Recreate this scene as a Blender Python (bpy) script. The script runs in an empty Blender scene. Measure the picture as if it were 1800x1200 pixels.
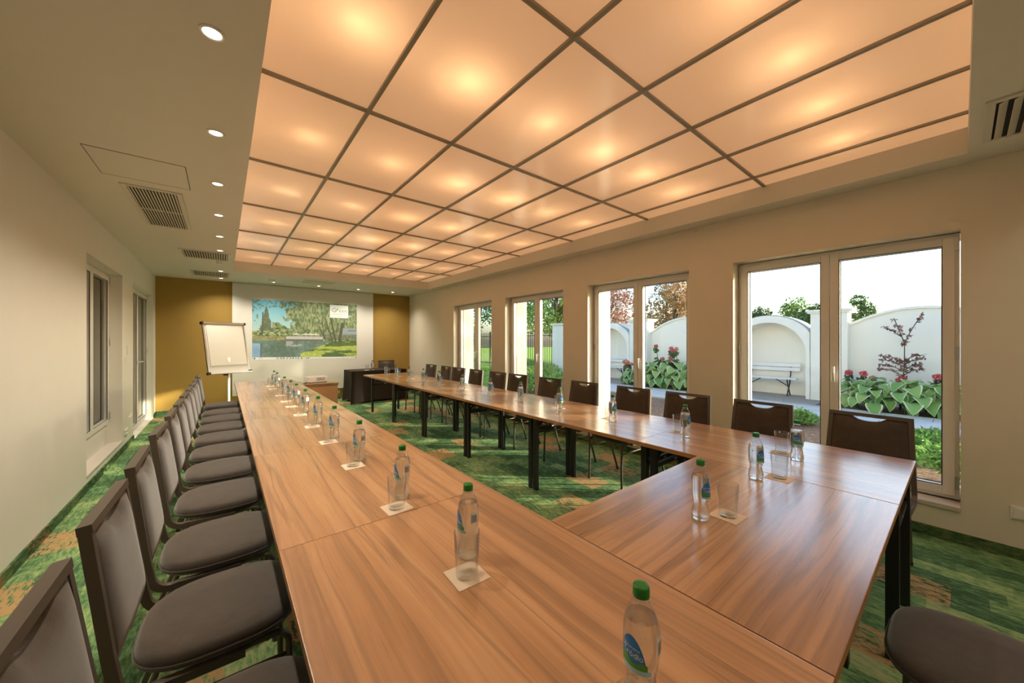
import bpy, bmesh, math, random
import numpy as np
from mathutils import Vector, Matrix
random.seed(7)
PI = math.pi
C = bpy.context.scene.collection
SC = bpy.context.scene

# ------------------------------------------------------------------ camera, sky, sun, exposure
cd = bpy.data.cameras.new('camera'); cam = bpy.data.objects.new('camera', cd); C.objects.link(cam)
cd.sensor_width = 36.0; cd.lens = 632.5 / 1800 * 36.0; cd.clip_start = 0.02; cd.clip_end = 300
cd.shift_y = -1 / 1800
cam.location = (0, 0, 1.41); cam.rotation_euler = (PI / 2, 0, -0.676)
SC.camera = cam

world = bpy.data.worlds.new('sky'); SC.world = world; world.use_nodes = True
wt = world.node_tree; wt.nodes.clear()
wo = wt.nodes.new('ShaderNodeOutputWorld'); wb = wt.nodes.new('ShaderNodeBackground')
sky = wt.nodes.new('ShaderNodeTexSky'); sky.sky_type = 'NISHITA'; sky.sun_disc = False
sky.sun_elevation = math.radians(13.8); sky.sun_rotation = math.radians(133); sky.dust_density = 2.5; sky.air_density = 1.0; sky.ozone_density = 2.0
wt.links.new(sky.outputs[0], wb.inputs[0]); wb.inputs['Strength'].default_value = 0.44
wt.links.new(wb.outputs[0], wo.inputs[0])

sl = bpy.data.lights.new('sun', 'SUN'); sun = bpy.data.objects.new('sun', sl); C.objects.link(sun)
sl.energy = 7.5; sl.angle = math.radians(1.0); sl.color = (1.0, 0.86, 0.62)
sun.rotation_euler = Vector((-1, 0.93, -0.335)).to_track_quat('-Z', 'Y').to_euler()

vs = SC.view_settings; vs.view_transform = 'Standard'; vs.look = 'None'; vs.gamma = 1.0; vs.exposure = 0.55
vs.use_curve_mapping = False
SC.cycles.sample_clamp_indirect = 6.0
SC.cycles.use_denoising = True
SC.cycles.max_bounces = 14; SC.cycles.transmission_bounces = 12; SC.cycles.transparent_max_bounces = 16
LAMP_W = 5.2                 # power of each lamp behind the luminous ceiling
LAMP_COL = (1.0, 0.69, 0.43)

# ------------------------------------------------------------------ node helpers
class NT:
    def __init__(s, name):
        s.m = bpy.data.materials.new(name); s.m.use_nodes = True; s.t = s.m.node_tree; s.t.nodes.clear()
        s.out = s.n('ShaderNodeOutputMaterial')
    def n(s, ty, **kw):
        nd = s.t.nodes.new(ty)
        for k, v in kw.items(): setattr(nd, k, v)
        return nd
    def l(s, a, b): s.t.links.new(a, b)
    def put(s, sock, v):
        if isinstance(v, bpy.types.NodeSocket): s.l(v, sock)
        else: sock.default_value = v
    def math(s, op, a, b=None, c=None, clamp=False):
        nd = s.n('ShaderNodeMath', operation=op, use_clamp=clamp); s.put(nd.inputs[0], a)
        if b is not None: s.put(nd.inputs[1], b)
        if c is not None: s.put(nd.inputs[2], c)
        return nd.outputs[0]
    def mix(s, f, a, b, mode='MIX'):
        nd = s.n('ShaderNodeMix', data_type='RGBA', blend_type=mode); s.put(nd.inputs[0], f); s.put(nd.inputs[6], a); s.put(nd.inputs[7], b)
        return nd.outputs[2]
    def ramp(s, f, stops, interp='LINEAR'):
        nd = s.n('ShaderNodeValToRGB'); s.put(nd.inputs[0], f); r = nd.color_ramp; r.interpolation = interp
        while len(r.elements) < len(stops): r.elements.new(0.5)
        for e, (p, c) in zip(r.elements, stops): e.position = p; e.color = (*c, 1) if len(c) == 3 else c
        return nd.outputs[0]
    def noise(s, vec, scale=5, detail=3, rough=0.5, dist=0.0):
        nd = s.n('ShaderNodeTexNoise'); nd.inputs['Scale'].default_value = scale; nd.inputs['Detail'].default_value = detail
        nd.inputs['Roughness'].default_value = rough; nd.inputs['Distortion'].default_value = dist
        if vec is not None: s.l(vec, nd.inputs['Vector'])
        return nd.outputs['Fac']
    def coord(s, scale=(1, 1, 1), loc=(0, 0, 0), which='Object', rnd=0.0):
        t = s.n('ShaderNodeTexCoord'); m = s.n('ShaderNodeMapping'); v = t.outputs[which]
        if rnd:
            oi = s.n('ShaderNodeObjectInfo'); ad = s.n('ShaderNodeVectorMath', operation='ADD'); sc = s.n('ShaderNodeVectorMath', operation='SCALE')
            cb = s.n('ShaderNodeCombineXYZ'); s.l(oi.outputs['Random'], cb.inputs[0]); s.l(oi.outputs['Random'], cb.inputs[1])
            s.l(cb.outputs[0], sc.inputs[0]); sc.inputs['Scale'].default_value = rnd
            s.l(v, ad.inputs[0]); s.l(sc.outputs[0], ad.inputs[1]); v = ad.outputs[0]
        s.l(v, m.inputs[0]); m.inputs['Scale'].default_value = scale; m.inputs['Location'].default_value = loc
        return m.outputs[0]
    def bump(s, h, strength=0.3, dist=0.01):
        b = s.n('ShaderNodeBump'); b.inputs['Strength'].default_value = strength; b.inputs['Distance'].default_value = dist
        s.l(h, b.inputs['Height']); return b.outputs[0]
    def pbr(s, col, rough=0.5, metal=0.0, spec=0.5, normal=None, coat=0.0, emit=None, estr=0.0, sheen=0.0, trans=0.0):
        p = s.n('ShaderNodeBsdfPrincipled'); s.put(p.inputs['Base Color'], col if isinstance(col, bpy.types.NodeSocket) else (*col, 1))
        s.put(p.inputs['Roughness'], rough); p.inputs['Metallic'].default_value = metal; p.inputs['Specular IOR Level'].default_value = spec
        p.inputs['Coat Weight'].default_value = coat; p.inputs['Coat Roughness'].default_value = 0.12
        p.inputs['Sheen Weight'].default_value = sheen
        if normal is not None: s.l(normal, p.inputs['Normal'])
        if emit is not None:
            s.put(p.inputs['Emission Color'], emit if isinstance(emit, bpy.types.NodeSocket) else (*emit, 1)); p.inputs['Emission Strength'].default_value = estr
        s.l(p.outputs[0], s.out.inputs[0]); s.p = p
        return s.m

def plain(name, col, rough=0.5, metal=0.0, spec=0.5, var=0.06, scale=6.0, bump=0.0, **kw):
    t = NT(name); f = t.noise(t.coord(), scale, 4)
    c = t.mix(f, tuple(max(0, x * (1 - var)) for x in col) + (1,), tuple(min(1, x * (1 + var)) for x in col) + (1,))
    nm = t.bump(t.noise(t.coord(), scale * 12, 3), bump) if bump else None
    return t.pbr(c, rough, metal, spec, nm, **kw)

M = {}
M['wall'] = plain('cream_wall_paint', (0.74, 0.70, 0.60), 0.75, spec=0.25, var=0.02, bump=0.04)
M['wall_left'] = plain('pale_wall_paint', (0.78, 0.77, 0.70), 0.6, spec=0.35, var=0.02, bump=0.03)
M['mustard'] = plain('mustard_wall_paint', (0.39, 0.25, 0.062), 0.7, spec=0.3, var=0.03, bump=0.05)
M['ceil'] = plain('ceiling_paint', (0.70, 0.69, 0.62), 0.8, spec=0.2, var=0.02)
M['exterior'] = plain('white_render', (0.88, 0.86, 0.80), 0.85, spec=0.2, var=0.03, bump=0.15)
M['garden'] = plain('cream_garden_render', (0.90, 0.87, 0.78), 0.85, spec=0.2, var=0.03, bump=0.15)
M['pvc'] = plain('white_plastic_profile', (0.80, 0.79, 0.76), 0.3, var=0.01)
M['gasket'] = plain('dark_window_gasket', (0.03, 0.035, 0.04), 0.6, var=0.02)
M['whitepl'] = plain('white_plastic', (0.8, 0.8, 0.77), 0.35, var=0.01)
M['steel'] = plain('brushed_steel', (0.6, 0.6, 0.6), 0.3, metal=1.0, var=0.03)
M['black'] = plain('black_powder_coat', (0.012, 0.011, 0.011), 0.42, var=0.1)
M['blackpl'] = plain('black_plastic', (0.02, 0.02, 0.02), 0.45, var=0.1)
M['frame'] = plain('bronze_grey_powder_coat', (0.115, 0.095, 0.078), 0.42, metal=0.3, var=0.06)
M['screen'] = plain('matt_white_screen', (0.76, 0.76, 0.73), 0.8, spec=0.2, var=0.01)
M['board'] = plain('white_enamel_board', (0.80, 0.80, 0.78), 0.25, var=0.01)
M['paper'] = plain('white_paper', (0.86, 0.84, 0.80), 0.8, spec=0.2, var=0.01)
M['coaster'] = plain('peach_paper', (0.80, 0.66, 0.52), 0.8, spec=0.2, var=0.03, scale=40)
M['cover'] = plain('dark_brown_stretch_cloth', (0.030, 0.020, 0.016), 0.75, spec=0.2, var=0.1, scale=60)
M['grille'] = plain('painted_vent_metal', (0.62, 0.60, 0.52), 0.45, var=0.02)
M['void'] = plain('dark_duct', (0.02, 0.02, 0.018), 0.9, var=0.05)
M['greencap'] = plain('green_cap_plastic', (0.01, 0.20, 0.015), 0.35, var=0.05)
M['labelblue'] = plain('blue_label_film', (0.02, 0.22, 0.62), 0.3, var=0.05)
M['labelgreen'] = plain('green_label_film', (0.08, 0.33, 0.04), 0.35, var=0.1)
M['labelsky'] = plain('pale_blue_label_film', (0.35, 0.62, 0.80), 0.3, var=0.05)
M['labelwhite'] = plain('white_label_film', (0.82, 0.85, 0.88), 0.3, var=0.02)
M['ink'] = plain('dark_ink', (0.04, 0.04, 0.05), 0.5, var=0.05)
M['logogreen'] = plain('green_print', (0.16, 0.42, 0.07), 0.6, var=0.03, emit=(0.16, 0.42, 0.07), estr=0.15)
M['logogrey'] = plain('grey_print', (0.34, 0.37, 0.33), 0.6, var=0.03, emit=(0.34, 0.37, 0.33), estr=0.1)
M['logowhite'] = plain('white_projected_card', (0.86, 0.88, 0.82), 0.6, var=0.01, emit=(0.86, 0.88, 0.82), estr=0.22)
M['iron'] = plain('dark_cast_iron', (0.03, 0.032, 0.035), 0.5, var=0.1)
M['benchwhite'] = plain('white_bench_paint', (0.82, 0.82, 0.80), 0.5, var=0.02)
M['flash'] = plain('zinc_flashing', (0.28, 0.31, 0.34), 0.45, metal=0.5, var=0.05)
M['sill'] = plain('pale_sill_laminate', (0.62, 0.58, 0.52), 0.3, var=0.05, scale=10)
M['pink'] = plain('pink_petals', (0.72, 0.10, 0.13), 0.7, var=0.3, scale=50)
M['pink2'] = plain('salmon_petals', (0.70, 0.20, 0.15), 0.7, var=0.3, scale=50)
M['bark'] = plain('grey_brown_bark', (0.10, 0.075, 0.05), 0.9, var=0.3, scale=20, bump=0.5)
M['kerb'] = plain('grey_concrete_kerb', (0.42, 0.42, 0.40), 0.85, var=0.1, scale=20, bump=0.2)
M['pot'] = plain('dark_slate_pot', (0.05, 0.055, 0.06), 0.6, var=0.1)
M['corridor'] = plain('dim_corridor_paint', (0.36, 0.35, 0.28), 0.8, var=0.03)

def leafmat(name, a, b, tr=0.35):
    t = NT(name); oi = t.n('ShaderNodeObjectInfo'); g = t.n('ShaderNodeNewGeometry')
    f = t.math('FRACT', t.math('ADD', oi.outputs['Random'], g.outputs['Random Per Island']))
    c = t.mix(f, (*a, 1), (*b, 1))
    p = t.n('ShaderNodeBsdfPrincipled'); t.l(c, p.inputs['Base Color']); p.inputs['Roughness'].default_value = 0.5
    q = t.n('ShaderNodeBsdfTranslucent'); t.l(c, q.inputs['Color']); mx = t.n('ShaderNodeMixShader'); mx.inputs[0].default_value = tr
    t.l(p.outputs[0], mx.inputs[1]); t.l(q.outputs[0], mx.inputs[2]); t.l(mx.outputs[0], t.out.inputs[0])
    M[name] = t.m; return t.m
leafmat('hosta_green', (0.17, 0.38, 0.10), (0.36, 0.55, 0.16))
leafmat('hosta_margin', (0.72, 0.76, 0.46), (0.82, 0.84, 0.60))
leafmat('juniper_green', (0.09, 0.24, 0.06), (0.24, 0.44, 0.11))
leafmat('dark_green_leaf', (0.03, 0.09, 0.03), (0.10, 0.20, 0.06))
leafmat('mid_green_leaf', (0.06, 0.16, 0.04), (0.20, 0.34, 0.07))
leafmat('fresh_green_leaf', (0.13, 0.28, 0.05), (0.34, 0.46, 0.10))
leafmat('purple_leaf', (0.13, 0.05, 0.05), (0.42, 0.22, 0.18))
leafmat('russet_leaf', (0.28, 0.14, 0.06), (0.46, 0.28, 0.14))
leafmat('dull_leaf', (0.05, 0.055, 0.04), (0.14, 0.13, 0.08))

def fabric(name, a, b):
    t = NT(name); n1 = t.noise(t.coord(), 420, 2); n2 = t.noise(t.coord(), 22, 4); f = t.math('ADD', t.math('MULTIPLY', n1, 0.6), t.math('MULTIPLY', n2, 0.4))
    c = t.ramp(f, [(0.3, a), (0.7, b)])
    M[name] = t.pbr(c, 0.78, spec=0.3, normal=t.bump(n1, 0.25, 0.002), sheen=0.35); return t.m
fabric('chair_fabric', (0.044, 0.033, 0.025), (0.085, 0.066, 0.052))

def wood(name, tint=1.0):
    t = NT(name)
    v = t.coord((0.30, 11.0, 1.0), rnd=13.0)
    warp = t.noise(t.coord((1.1, 3.0, 1.0), rnd=5.0), 1.0, 2, 0.5)
    v2 = t.n('ShaderNodeVectorMath', operation='ADD'); cb = t.n('ShaderNodeCombineXYZ'); t.l(t.math('MULTIPLY', warp, 0.8), cb.inputs[1])
    t.l(v, v2.inputs[0]); t.l(cb.outputs[0], v2.inputs[1]); vv = v2.outputs[0]
    bands = t.noise(vv, 0.8, 4, 0.65, 0.0)
    fine = t.noise(t.coord((2.2, 190.0, 1.0), rnd=7.0), 1.0, 3, 0.6)
    lines = t.noise(vv, 1.25, 2, 0.5, 0.0)
    ln = t.math('MULTIPLY', t.math('ABSOLUTE', t.math('SUBTRACT', lines, 0.53)), 26.0, clamp=True)
    base = t.ramp(bands, [(0.33, (0.30, 0.140, 0.060)), (0.45, (0.52, 0.265, 0.120)), (0.58, (0.64, 0.355, 0.175)), (0.68, (0.44, 0.215, 0.095))])
    c = t.mix(t.math('MULTIPLY', t.math('SUBTRACT', 1.0, ln), 0.62), base, (0.20, 0.092, 0.042, 1))
    c = t.mix(t.math('MULTIPLY', fine, 0.28), c, (0.27, 0.135, 0.065, 1))
    r = t.math('ADD', 0.22, t.math('MULTIPLY', fine, 0.14))
    M[name] = t.pbr(c, r, spec=0.6, coat=1.0, normal=t.bump(fine, 0.05, 0.002)); t.p.inputs['Coat IOR'].default_value = 1.7; t.p.inputs['Coat Roughness'].default_value = 0.2; return t.m
wood('walnut_laminate')
M['edge'] = plain('orange_wood_edge', (0.42, 0.20, 0.07), 0.4, var=0.15, scale=14)

def carpet(name, dark=1.0):
    t = NT(name)
    tcn = t.n('ShaderNodeTexCoord'); sp = t.n('ShaderNodeSeparateXYZ'); t.l(tcn.outputs['Object'], sp.inputs[0])
    X, Y, Z = sp.outputs
    X = t.math('ADD', X, Z)
    def cells(w, h, seed, wob):
        n = t.noise(t.coord((3, 3, 3), (seed, 0, 0)), 3.0, 2)
        row = t.math('FLOOR', t.math('DIVIDE', t.math('ADD', X, 10.0 + seed), w))
        wr = t.n('ShaderNodeTexWhiteNoise', noise_dimensions='1D'); t.l(t.math('ADD', row, seed * 7.7), wr.inputs['W'])
        yy = t.math('ADD', t.math('DIVIDE', Y, h), t.math('MULTIPLY', wr.outputs['Value'], 7.0))
        col = t.math('FLOOR', yy)
        cb = t.n('ShaderNodeCombineXYZ'); t.l(row, cb.inputs[0]); t.l(col, cb.inputs[1]); cb.inputs[2].default_value = seed
        w2 = t.n('ShaderNodeTexWhiteNoise', noise_dimensions='3D'); t.l(cb.outputs[0], w2.inputs['Vector'])
        return w2.outputs['Value']
    a = cells(0.125, 0.42, 1.0, 0); b = cells(0.25, 0.9, 3.0, 0)
    streak = t.noise(t.coord((46, 13, 46)), 1.0, 6, 0.78)
    cloud = t.noise(t.coord((3.2, 2.4, 3.2)), 1.0, 4, 0.6)
    f = t.math('ADD', t.math('MULTIPLY', a, 0.30), t.math('MULTIPLY', b, 0.22))
    f = t.math('ADD', f, t.math('MULTIPLY', t.math('SUBTRACT', streak, 0.5), 1.75))
    f = t.math('ADD', f, t.math('MULTIPLY', t.math('SUBTRACT', cloud, 0.5), 0.75))
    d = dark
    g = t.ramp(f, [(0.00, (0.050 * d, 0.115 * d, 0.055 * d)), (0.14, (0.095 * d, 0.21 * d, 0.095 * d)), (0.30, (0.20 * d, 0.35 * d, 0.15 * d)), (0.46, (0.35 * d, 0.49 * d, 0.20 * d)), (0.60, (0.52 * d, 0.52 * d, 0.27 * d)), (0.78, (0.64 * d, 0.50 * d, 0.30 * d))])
    tan = t.math('GREATER_THAN', cells(0.25, 0.36, 5.0, 0), 0.88)
    tanf = t.math('MULTIPLY', tan, t.math('GREATER_THAN', t.math('ADD', streak, t.math('MULTIPLY', cloud, 0.4)), 0.66))
    g = t.mix(tanf, g, (0.58 * d, 0.36 * d, 0.17 * d, 1))
    pile = t.noise(t.coord(), 500, 2)
    g = t.mix(t.math('MULTIPLY', pile, 0.4), g, (0.08 * d, 0.12 * d, 0.05 * d, 1))
    M[name] = t.pbr(g, 0.95, spec=0.1, normal=t.bump(pile, 0.5, 0.004)); return t.m
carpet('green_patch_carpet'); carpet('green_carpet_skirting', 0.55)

def ground_mat(name, a, b, c_, sc):
    t = NT(name); n = t.noise(t.coord(), sc, 6, 0.7); n2 = t.noise(t.coord(), sc * 7, 3)
    c = t.ramp(t.math('ADD', t.math('MULTIPLY', n, 0.5), t.math('MULTIPLY', n2, 0.5)), [(0.32, a), (0.5, b), (0.66, c_)])
    M[name] = t.pbr(c, 0.95, spec=0.1, normal=t.bump(n2, 0.8, 0.02))
ground_mat('bark_mulch', (0.10, 0.06, 0.045), (0.24, 0.16, 0.12), (0.46, 0.37, 0.30), 14)
ground_mat('pea_gravel', (0.30, 0.27, 0.23), (0.46, 0.43, 0.38), (0.62, 0.59, 0.54), 30)
ground_mat('mown_lawn', (0.14, 0.27, 0.04), (0.26, 0.42, 0.07), (0.42, 0.56, 0.13), 3)
ground_mat('concrete_slab', (0.52, 0.54, 0.55), (0.60, 0.62, 0.63), (0.68, 0.70, 0.71), 3)

def pane_mat(name, tint, refl=1.0, rough=0.0):
    t = NT(name); tr = t.n('ShaderNodeBsdfTransparent'); tr.inputs[0].default_value = (*tint, 1)
    gl = t.n('ShaderNodeBsdfGlossy'); gl.inputs['Roughness'].default_value = rough
    lw = t.n('ShaderNodeLayerWeight'); lw.inputs['Blend'].default_value = .5
    fr = t.math('ADD', .04, t.math('MULTIPLY', .9, t.math('POWER', lw.outputs['Facing'], 5.0)))
    mx = t.n('ShaderNodeMixShader'); t.l(t.math('MULTIPLY', fr, refl, clamp=True), mx.inputs[0]); t.l(tr.outputs[0], mx.inputs[1]); t.l(gl.outputs[0], mx.inputs[2])
    t.l(mx.outputs[0], t.out.inputs[0]); M[name] = t.m
pane_mat('clear_pane', (0.95, 0.97, 0.96), 1.0)
pane_mat('grey_pane', (0.45, 0.47, 0.42), 1.3)
pane_mat('thin_bottle_plastic', (0.95, 0.97, 0.98), 1.6, 0.03)
def glass_mat(name, ior, col=(1, 1, 1)):
    t = NT(name); g = t.n('ShaderNodeBsdfGlass'); g.inputs['IOR'].default_value = ior; g.inputs['Roughness'].default_value = 0.0; g.inputs['Color'].default_value = (*col, 1)
    tr = t.n('ShaderNodeBsdfTransparent'); tr.inputs[0].default_value = (*col, 1); mx = t.n('ShaderNodeMixShader'); mx.inputs[0].default_value = .8
    t.l(tr.outputs[0], mx.inputs[1]); t.l(g.outputs[0], mx.inputs[2]); t.l(mx.outputs[0], t.out.inputs[0]); M[name] = t.m
glass_mat('water', 1.33, (0.985, 0.995, 1.0))
pane_mat('drinking_glass', (0.965, 0.975, 0.975), 1.2, 0.0)

def panel_mat():
    t = NT('satin_luminous_panel')
    tr = t.n('ShaderNodeBsdfTranslucent'); tr.inputs[0].default_value = (0.95, 0.84, 0.70, 1)
    df = t.n('ShaderNodeBsdfDiffuse'); df.inputs[0].default_value = (0.55, 0.48, 0.40, 1)
    m1 = t.n('ShaderNodeMixShader'); m1.inputs[0].default_value = 0.30; t.l(tr.outputs[0], m1.inputs[1]); t.l(df.outputs[0], m1.inputs[2])
    gl = t.n('ShaderNodeBsdfGlossy'); gl.inputs['Roughness'].default_value = 0.16
    fr = t.n('ShaderNodeFresnel'); fr.inputs[0].default_value = 1.45
    m2 = t.n('ShaderNodeMixShader'); t.l(fr.outputs[0], m2.inputs[0]); t.l(m1.outputs[0], m2.inputs[1]); t.l(gl.outputs[0], m2.inputs[2])
    em = t.n('ShaderNodeEmission'); em.inputs[0].default_value = (1.0, 0.54, 0.29, 1); em.inputs[1].default_value = 0.115
    ad = t.n('ShaderNodeAddShader'); t.l(m2.outputs[0], ad.inputs[0]); t.l(em.outputs[0], ad.inputs[1])
    t.l(ad.outputs[0], t.out.inputs[0]); M['panel'] = t.m
panel_mat()
def emit_mat(name, col, s):
    t = NT(name); em = t.n('ShaderNodeEmission'); em.inputs[0].default_value = (*col, 1); em.inputs[1].default_value = s; t.l(em.outputs[0], t.out.inputs[0]); M[name] = t.m
emit_mat('lamp_face', (1.0, 0.84, 0.60), 9.0)

# ------------------------------------------------------------------ mesh helpers
class MB:
    def __init__(s): s.b = bmesh.new(); s.mi = 0
    def face(s, vs_):
        try:
            f = s.b.faces.new(vs_); f.material_index = s.mi; return f
        except ValueError: return None
    def box(s, x0, x1, y0, y1, z0, z1, bev=0.0, mat=None):
        v = [s.b.verts.new((x, y, z)) for z in (z0, z1) for y in (y0, y1) for x in (x0, x1)]
        if mat is not None:
            for q in v: q.co = mat @ q.co
        fs = [s.face([v[i] for i in q]) for q in ((0, 2, 3, 1), (4, 5, 7, 6), (0, 1, 5, 4), (2, 6, 7, 3), (0, 4, 6, 2), (1, 3, 7, 5))]
        if bev > 0:
            es = {e for f in fs for e in f.edges}
            bmesh.ops.bevel(s.b, geom=list(es), offset=bev, segments=2, affect='EDGES', profile=0.7)
        return s
    def beam(s, a, b, w, h, up=(0, 0, 1)):
        a = Vector(a); b = Vector(b); d = (b - a).normalized(); u = Vector(up)
        if abs(d.dot(u)) > 0.98: u = Vector((1, 0, 0))
        r = d.cross(u).normalized(); u = r.cross(d)
        q = [[s.b.verts.new(p + r * (w / 2 * i) + u * (h / 2 * j)) for i, j in ((-1, -1), (1, -1), (1, 1), (-1, 1))] for p in (a, b)]
        for k in range(4): s.face([q[0][k], q[0][(k + 1) % 4], q[1][(k + 1) % 4], q[1][k]])
        s.face(q[0][::-1]); s.face(q[1]); return s
    def tube(s, pts, rad, n=8, rect=None, closed=False, cap=True):
        P = [Vector(p) for p in pts]; m = len(P); rings = []
        d0 = (P[1] - P[0]).normalized(); u = Vector((0, 0, 1)) if abs(d0.z) < 0.9 else Vector((0, 1, 0)); 
        r = d0.cross(u).normalized()
        for i, p in enumerate(P):
            d = (P[min(i + 1, m - 1)] - P[max(i - 1, 0)]) if not closed else (P[(i + 1) % m] - P[i - 1])
            d.normalize(); r = (r - d * r.dot(d)).normalized(); w = d.cross(r)
            R = rad[i] if isinstance(rad, (list, tuple)) else rad
            if rect: offs = [(-rect[0] / 2, -rect[1] / 2), (rect[0] / 2, -rect[1] / 2), (rect[0] / 2, rect[1] / 2), (-rect[0] / 2, rect[1] / 2)]
            else: offs = [(R * math.cos(2 * PI * k / n), R * math.sin(2 * PI * k / n)) for k in range(n)]
            rings.append([s.b.verts.new(p + r * a + w * b) for a, b in offs])
        nn = len(rings[0])
        for i in range(m if closed else m - 1):
            A = rings[i]; B = rings[(i + 1) % m]
            for k in range(nn):
                f = s.face([A[k], A[(k + 1) % nn], B[(k + 1) % nn], B[k]])
                if f and not rect: f.smooth = True
        if cap and not closed: s.face(rings[0][::-1]); s.face(rings[-1])
        return s
    def lathe(s, prof, n=24, c=(0, 0, 0), mod=None, capb=True, capt=True, smooth=True):
        rings = []
        for r, z in prof:
            ring = []
            for k in range(n):
                a = 2 * PI * k / n; rr = r * (mod(a, z) if mod else 1)
                ring.append(s.b.verts.new((c[0] + rr * math.cos(a), c[1] + rr * math.sin(a), c[2] + z)))
            rings.append(ring)
        for A, B in zip(rings, rings[1:]):
            for k in range(n):
                f = s.face([A[k], A[(k + 1) % n], B[(k + 1) % n], B[k]])
                if f: f.smooth = smooth
        if capb: s.face(rings[0][::-1])
        if capt: s.face(rings[-1])
        return s
    def prism(s, poly, axis, a, b):
        def P(p, t): return {'x': (t, p[0], p[1]), 'y': (p[0], t, p[1]), 'z': (p[0], p[1], t)}[axis]
        A = [s.b.verts.new(P(p, a)) for p in poly]; B = [s.b.verts.new(P(p, b)) for p in poly]; n = len(poly)
        s.face(A[::-1]); s.face(B)
        for k in range(n): s.face([A[k], A[(k + 1) % n], B[(k + 1) % n], B[k]])
        return s
    def band(s, inn, out, x0, x1):
        n = len(inn); V = [[s.b.verts.new((x, p[0], p[1])) for p in L] for x in (x0, x1) for L in (inn, out)]
        for k in range(n - 1):
            for A, B in ((V[0], V[1]), (V[3], V[2]), (V[1], V[3]), (V[2], V[0])): s.face([A[k], A[k + 1], B[k + 1], B[k]])
        for k in (0, n - 1): s.face([V[0][k], V[1][k], V[3][k], V[2][k]])
        return s
    def mesh(s, name, mats):
        bmesh.ops.recalc_face_normals(s.b, faces=s.b.faces)
        me = bpy.data.meshes.new(name); s.b.to_mesh(me); s.b.free()
        for m in (mats if isinstance(mats, (list, tuple)) else [mats]): me.materials.append(m)
        return me
    def build(s, name, mats, parent=None): return link(name, s.mesh(name, mats), parent)

def link(name, me, parent=None, loc=None, rot=None):
    o = bpy.data.objects.new(name, me); C.objects.link(o)
    if parent is not None: o.parent = parent
    if loc is not None: o.location = loc
    if rot is not None: o.rotation_euler = rot
    return o
def tag(o, label, cat, group=None, kind=None):
    if label: o['label'] = label
    if cat: o['category'] = cat
    if group: o['group'] = group
    if kind: o['kind'] = kind
    return o
def thing(name, label, cat, loc=(0, 0, 0), rz=0.0, group=None):
    o = bpy.data.objects.new(name, None); C.objects.link(o); o.location = loc; o.rotation_euler = (0, 0, rz); o.empty_display_size = 0.1
    return tag(o, label, cat, group)
def struct(o): o['kind'] = 'structure'; return o
def dup(root, loc=None, rz=None, label=None):
    r = root.copy(); C.objects.link(r)
    if loc is not None: r.location = loc
    if rz is not None: r.rotation_euler = (0, 0, rz)
    if label: r['label'] = label
    for ch in list(root.children):
        c = ch.copy(); C.objects.link(c); c.parent = r
        for g in list(ch.children):
            d = g.copy(); C.objects.link(d); d.parent = c
    return r
ORD = ['first', 'second', 'third', 'fourth', 'fifth', 'sixth', 'seventh', 'eighth', 'ninth', 'tenth', 'eleventh', 'twelfth', 'thirteenth']

# ------------------------------------------------------------------ room shell
XL, XR, YN, YB, ZC, ZT, ZP = -1.0, 4.0, -1.2, 9.5, 2.633, 2.80, 3.12
XO = 4.50                                   # outer face of the window wall
floor = struct(MB().box(XL - 0.02, XR + 0.02, YN, YB, -0.12, 0.0).build('floor', M['green_patch_carpet']))
# ceiling: low border with a raised tray, roof slab over it
TX0, TX1, TY0, TY1 = 0.135, 3.785, -0.03, 7.90
m = MB()
m.box(XL - .2, TX0, YN - .2, YB + .2, ZC, ZP); m.box(TX1, XO, YN - .2, YB + .2, ZC, ZP)
m.box(TX0, TX1, YN - .2, TY0, ZC, ZP); m.box(TX0, TX1, TY1, YB + .2, ZC, ZP)
m.box(XL - .2, XO, YN - .2, YB + .2, ZP, ZP + .15)
ceiling = struct(m.build('ceiling', M['ceil']))
M['plenum'] = plain('bounce_cutting_grey', (0.13, 0.12, 0.11), 0.9, var=0.1)
struct(MB().box(TX0 - .05, TX1 + .05, TY0 - .05, TY1 + .05, ZP - .03, ZP + .01).build('added_plenum_liner', M['plenum']))  # unseen dark sheet added above the lamps to cut bounced light
# left wall with a window niche and a door niche
m = MB(); NZ0, NZ1 = 0.14, 2.238
m.box(XL - .3, XL, YN - .2, 5.12, -.12, ZC); m.box(XL - .3, XL, 6.65, 7.352, -.12, ZC); m.box(XL - .3, XL, 9.25, YB + .2, -.12, ZC)
m.box(XL - .3, XL, 5.12, 6.65, -.12, NZ0); m.box(XL - .3, XL, 5.12, 6.65, NZ1, ZC); m.box(XL - .3, XL, 7.352, 9.25, NZ1, ZC); m.box(XL - .3, XL, 7.352, 9.25, -.12, 0.005)
m.box(XL - .3, XL - .125, 5.12, 6.65, NZ0, 0.36)
struct(m.build('wall_left', M['wall_left']))
struct(MB().box(XL - .3, XO, YB, YB + .2, -.12, ZC).build('wall_back', M['mustard']))
struct(MB().box(XL - .3, XO, YN - .2, YN, -.12, ZC).build('wall_near', M['wall']))
# corridor seen through the left panes
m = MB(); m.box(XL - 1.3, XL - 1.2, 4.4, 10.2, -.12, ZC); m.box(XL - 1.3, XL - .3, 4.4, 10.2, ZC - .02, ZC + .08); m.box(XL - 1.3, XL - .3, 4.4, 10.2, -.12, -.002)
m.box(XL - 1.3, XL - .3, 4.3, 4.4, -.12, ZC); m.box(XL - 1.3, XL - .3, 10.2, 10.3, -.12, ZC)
struct(m.build('corridor_wall', M['corridor']))
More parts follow.
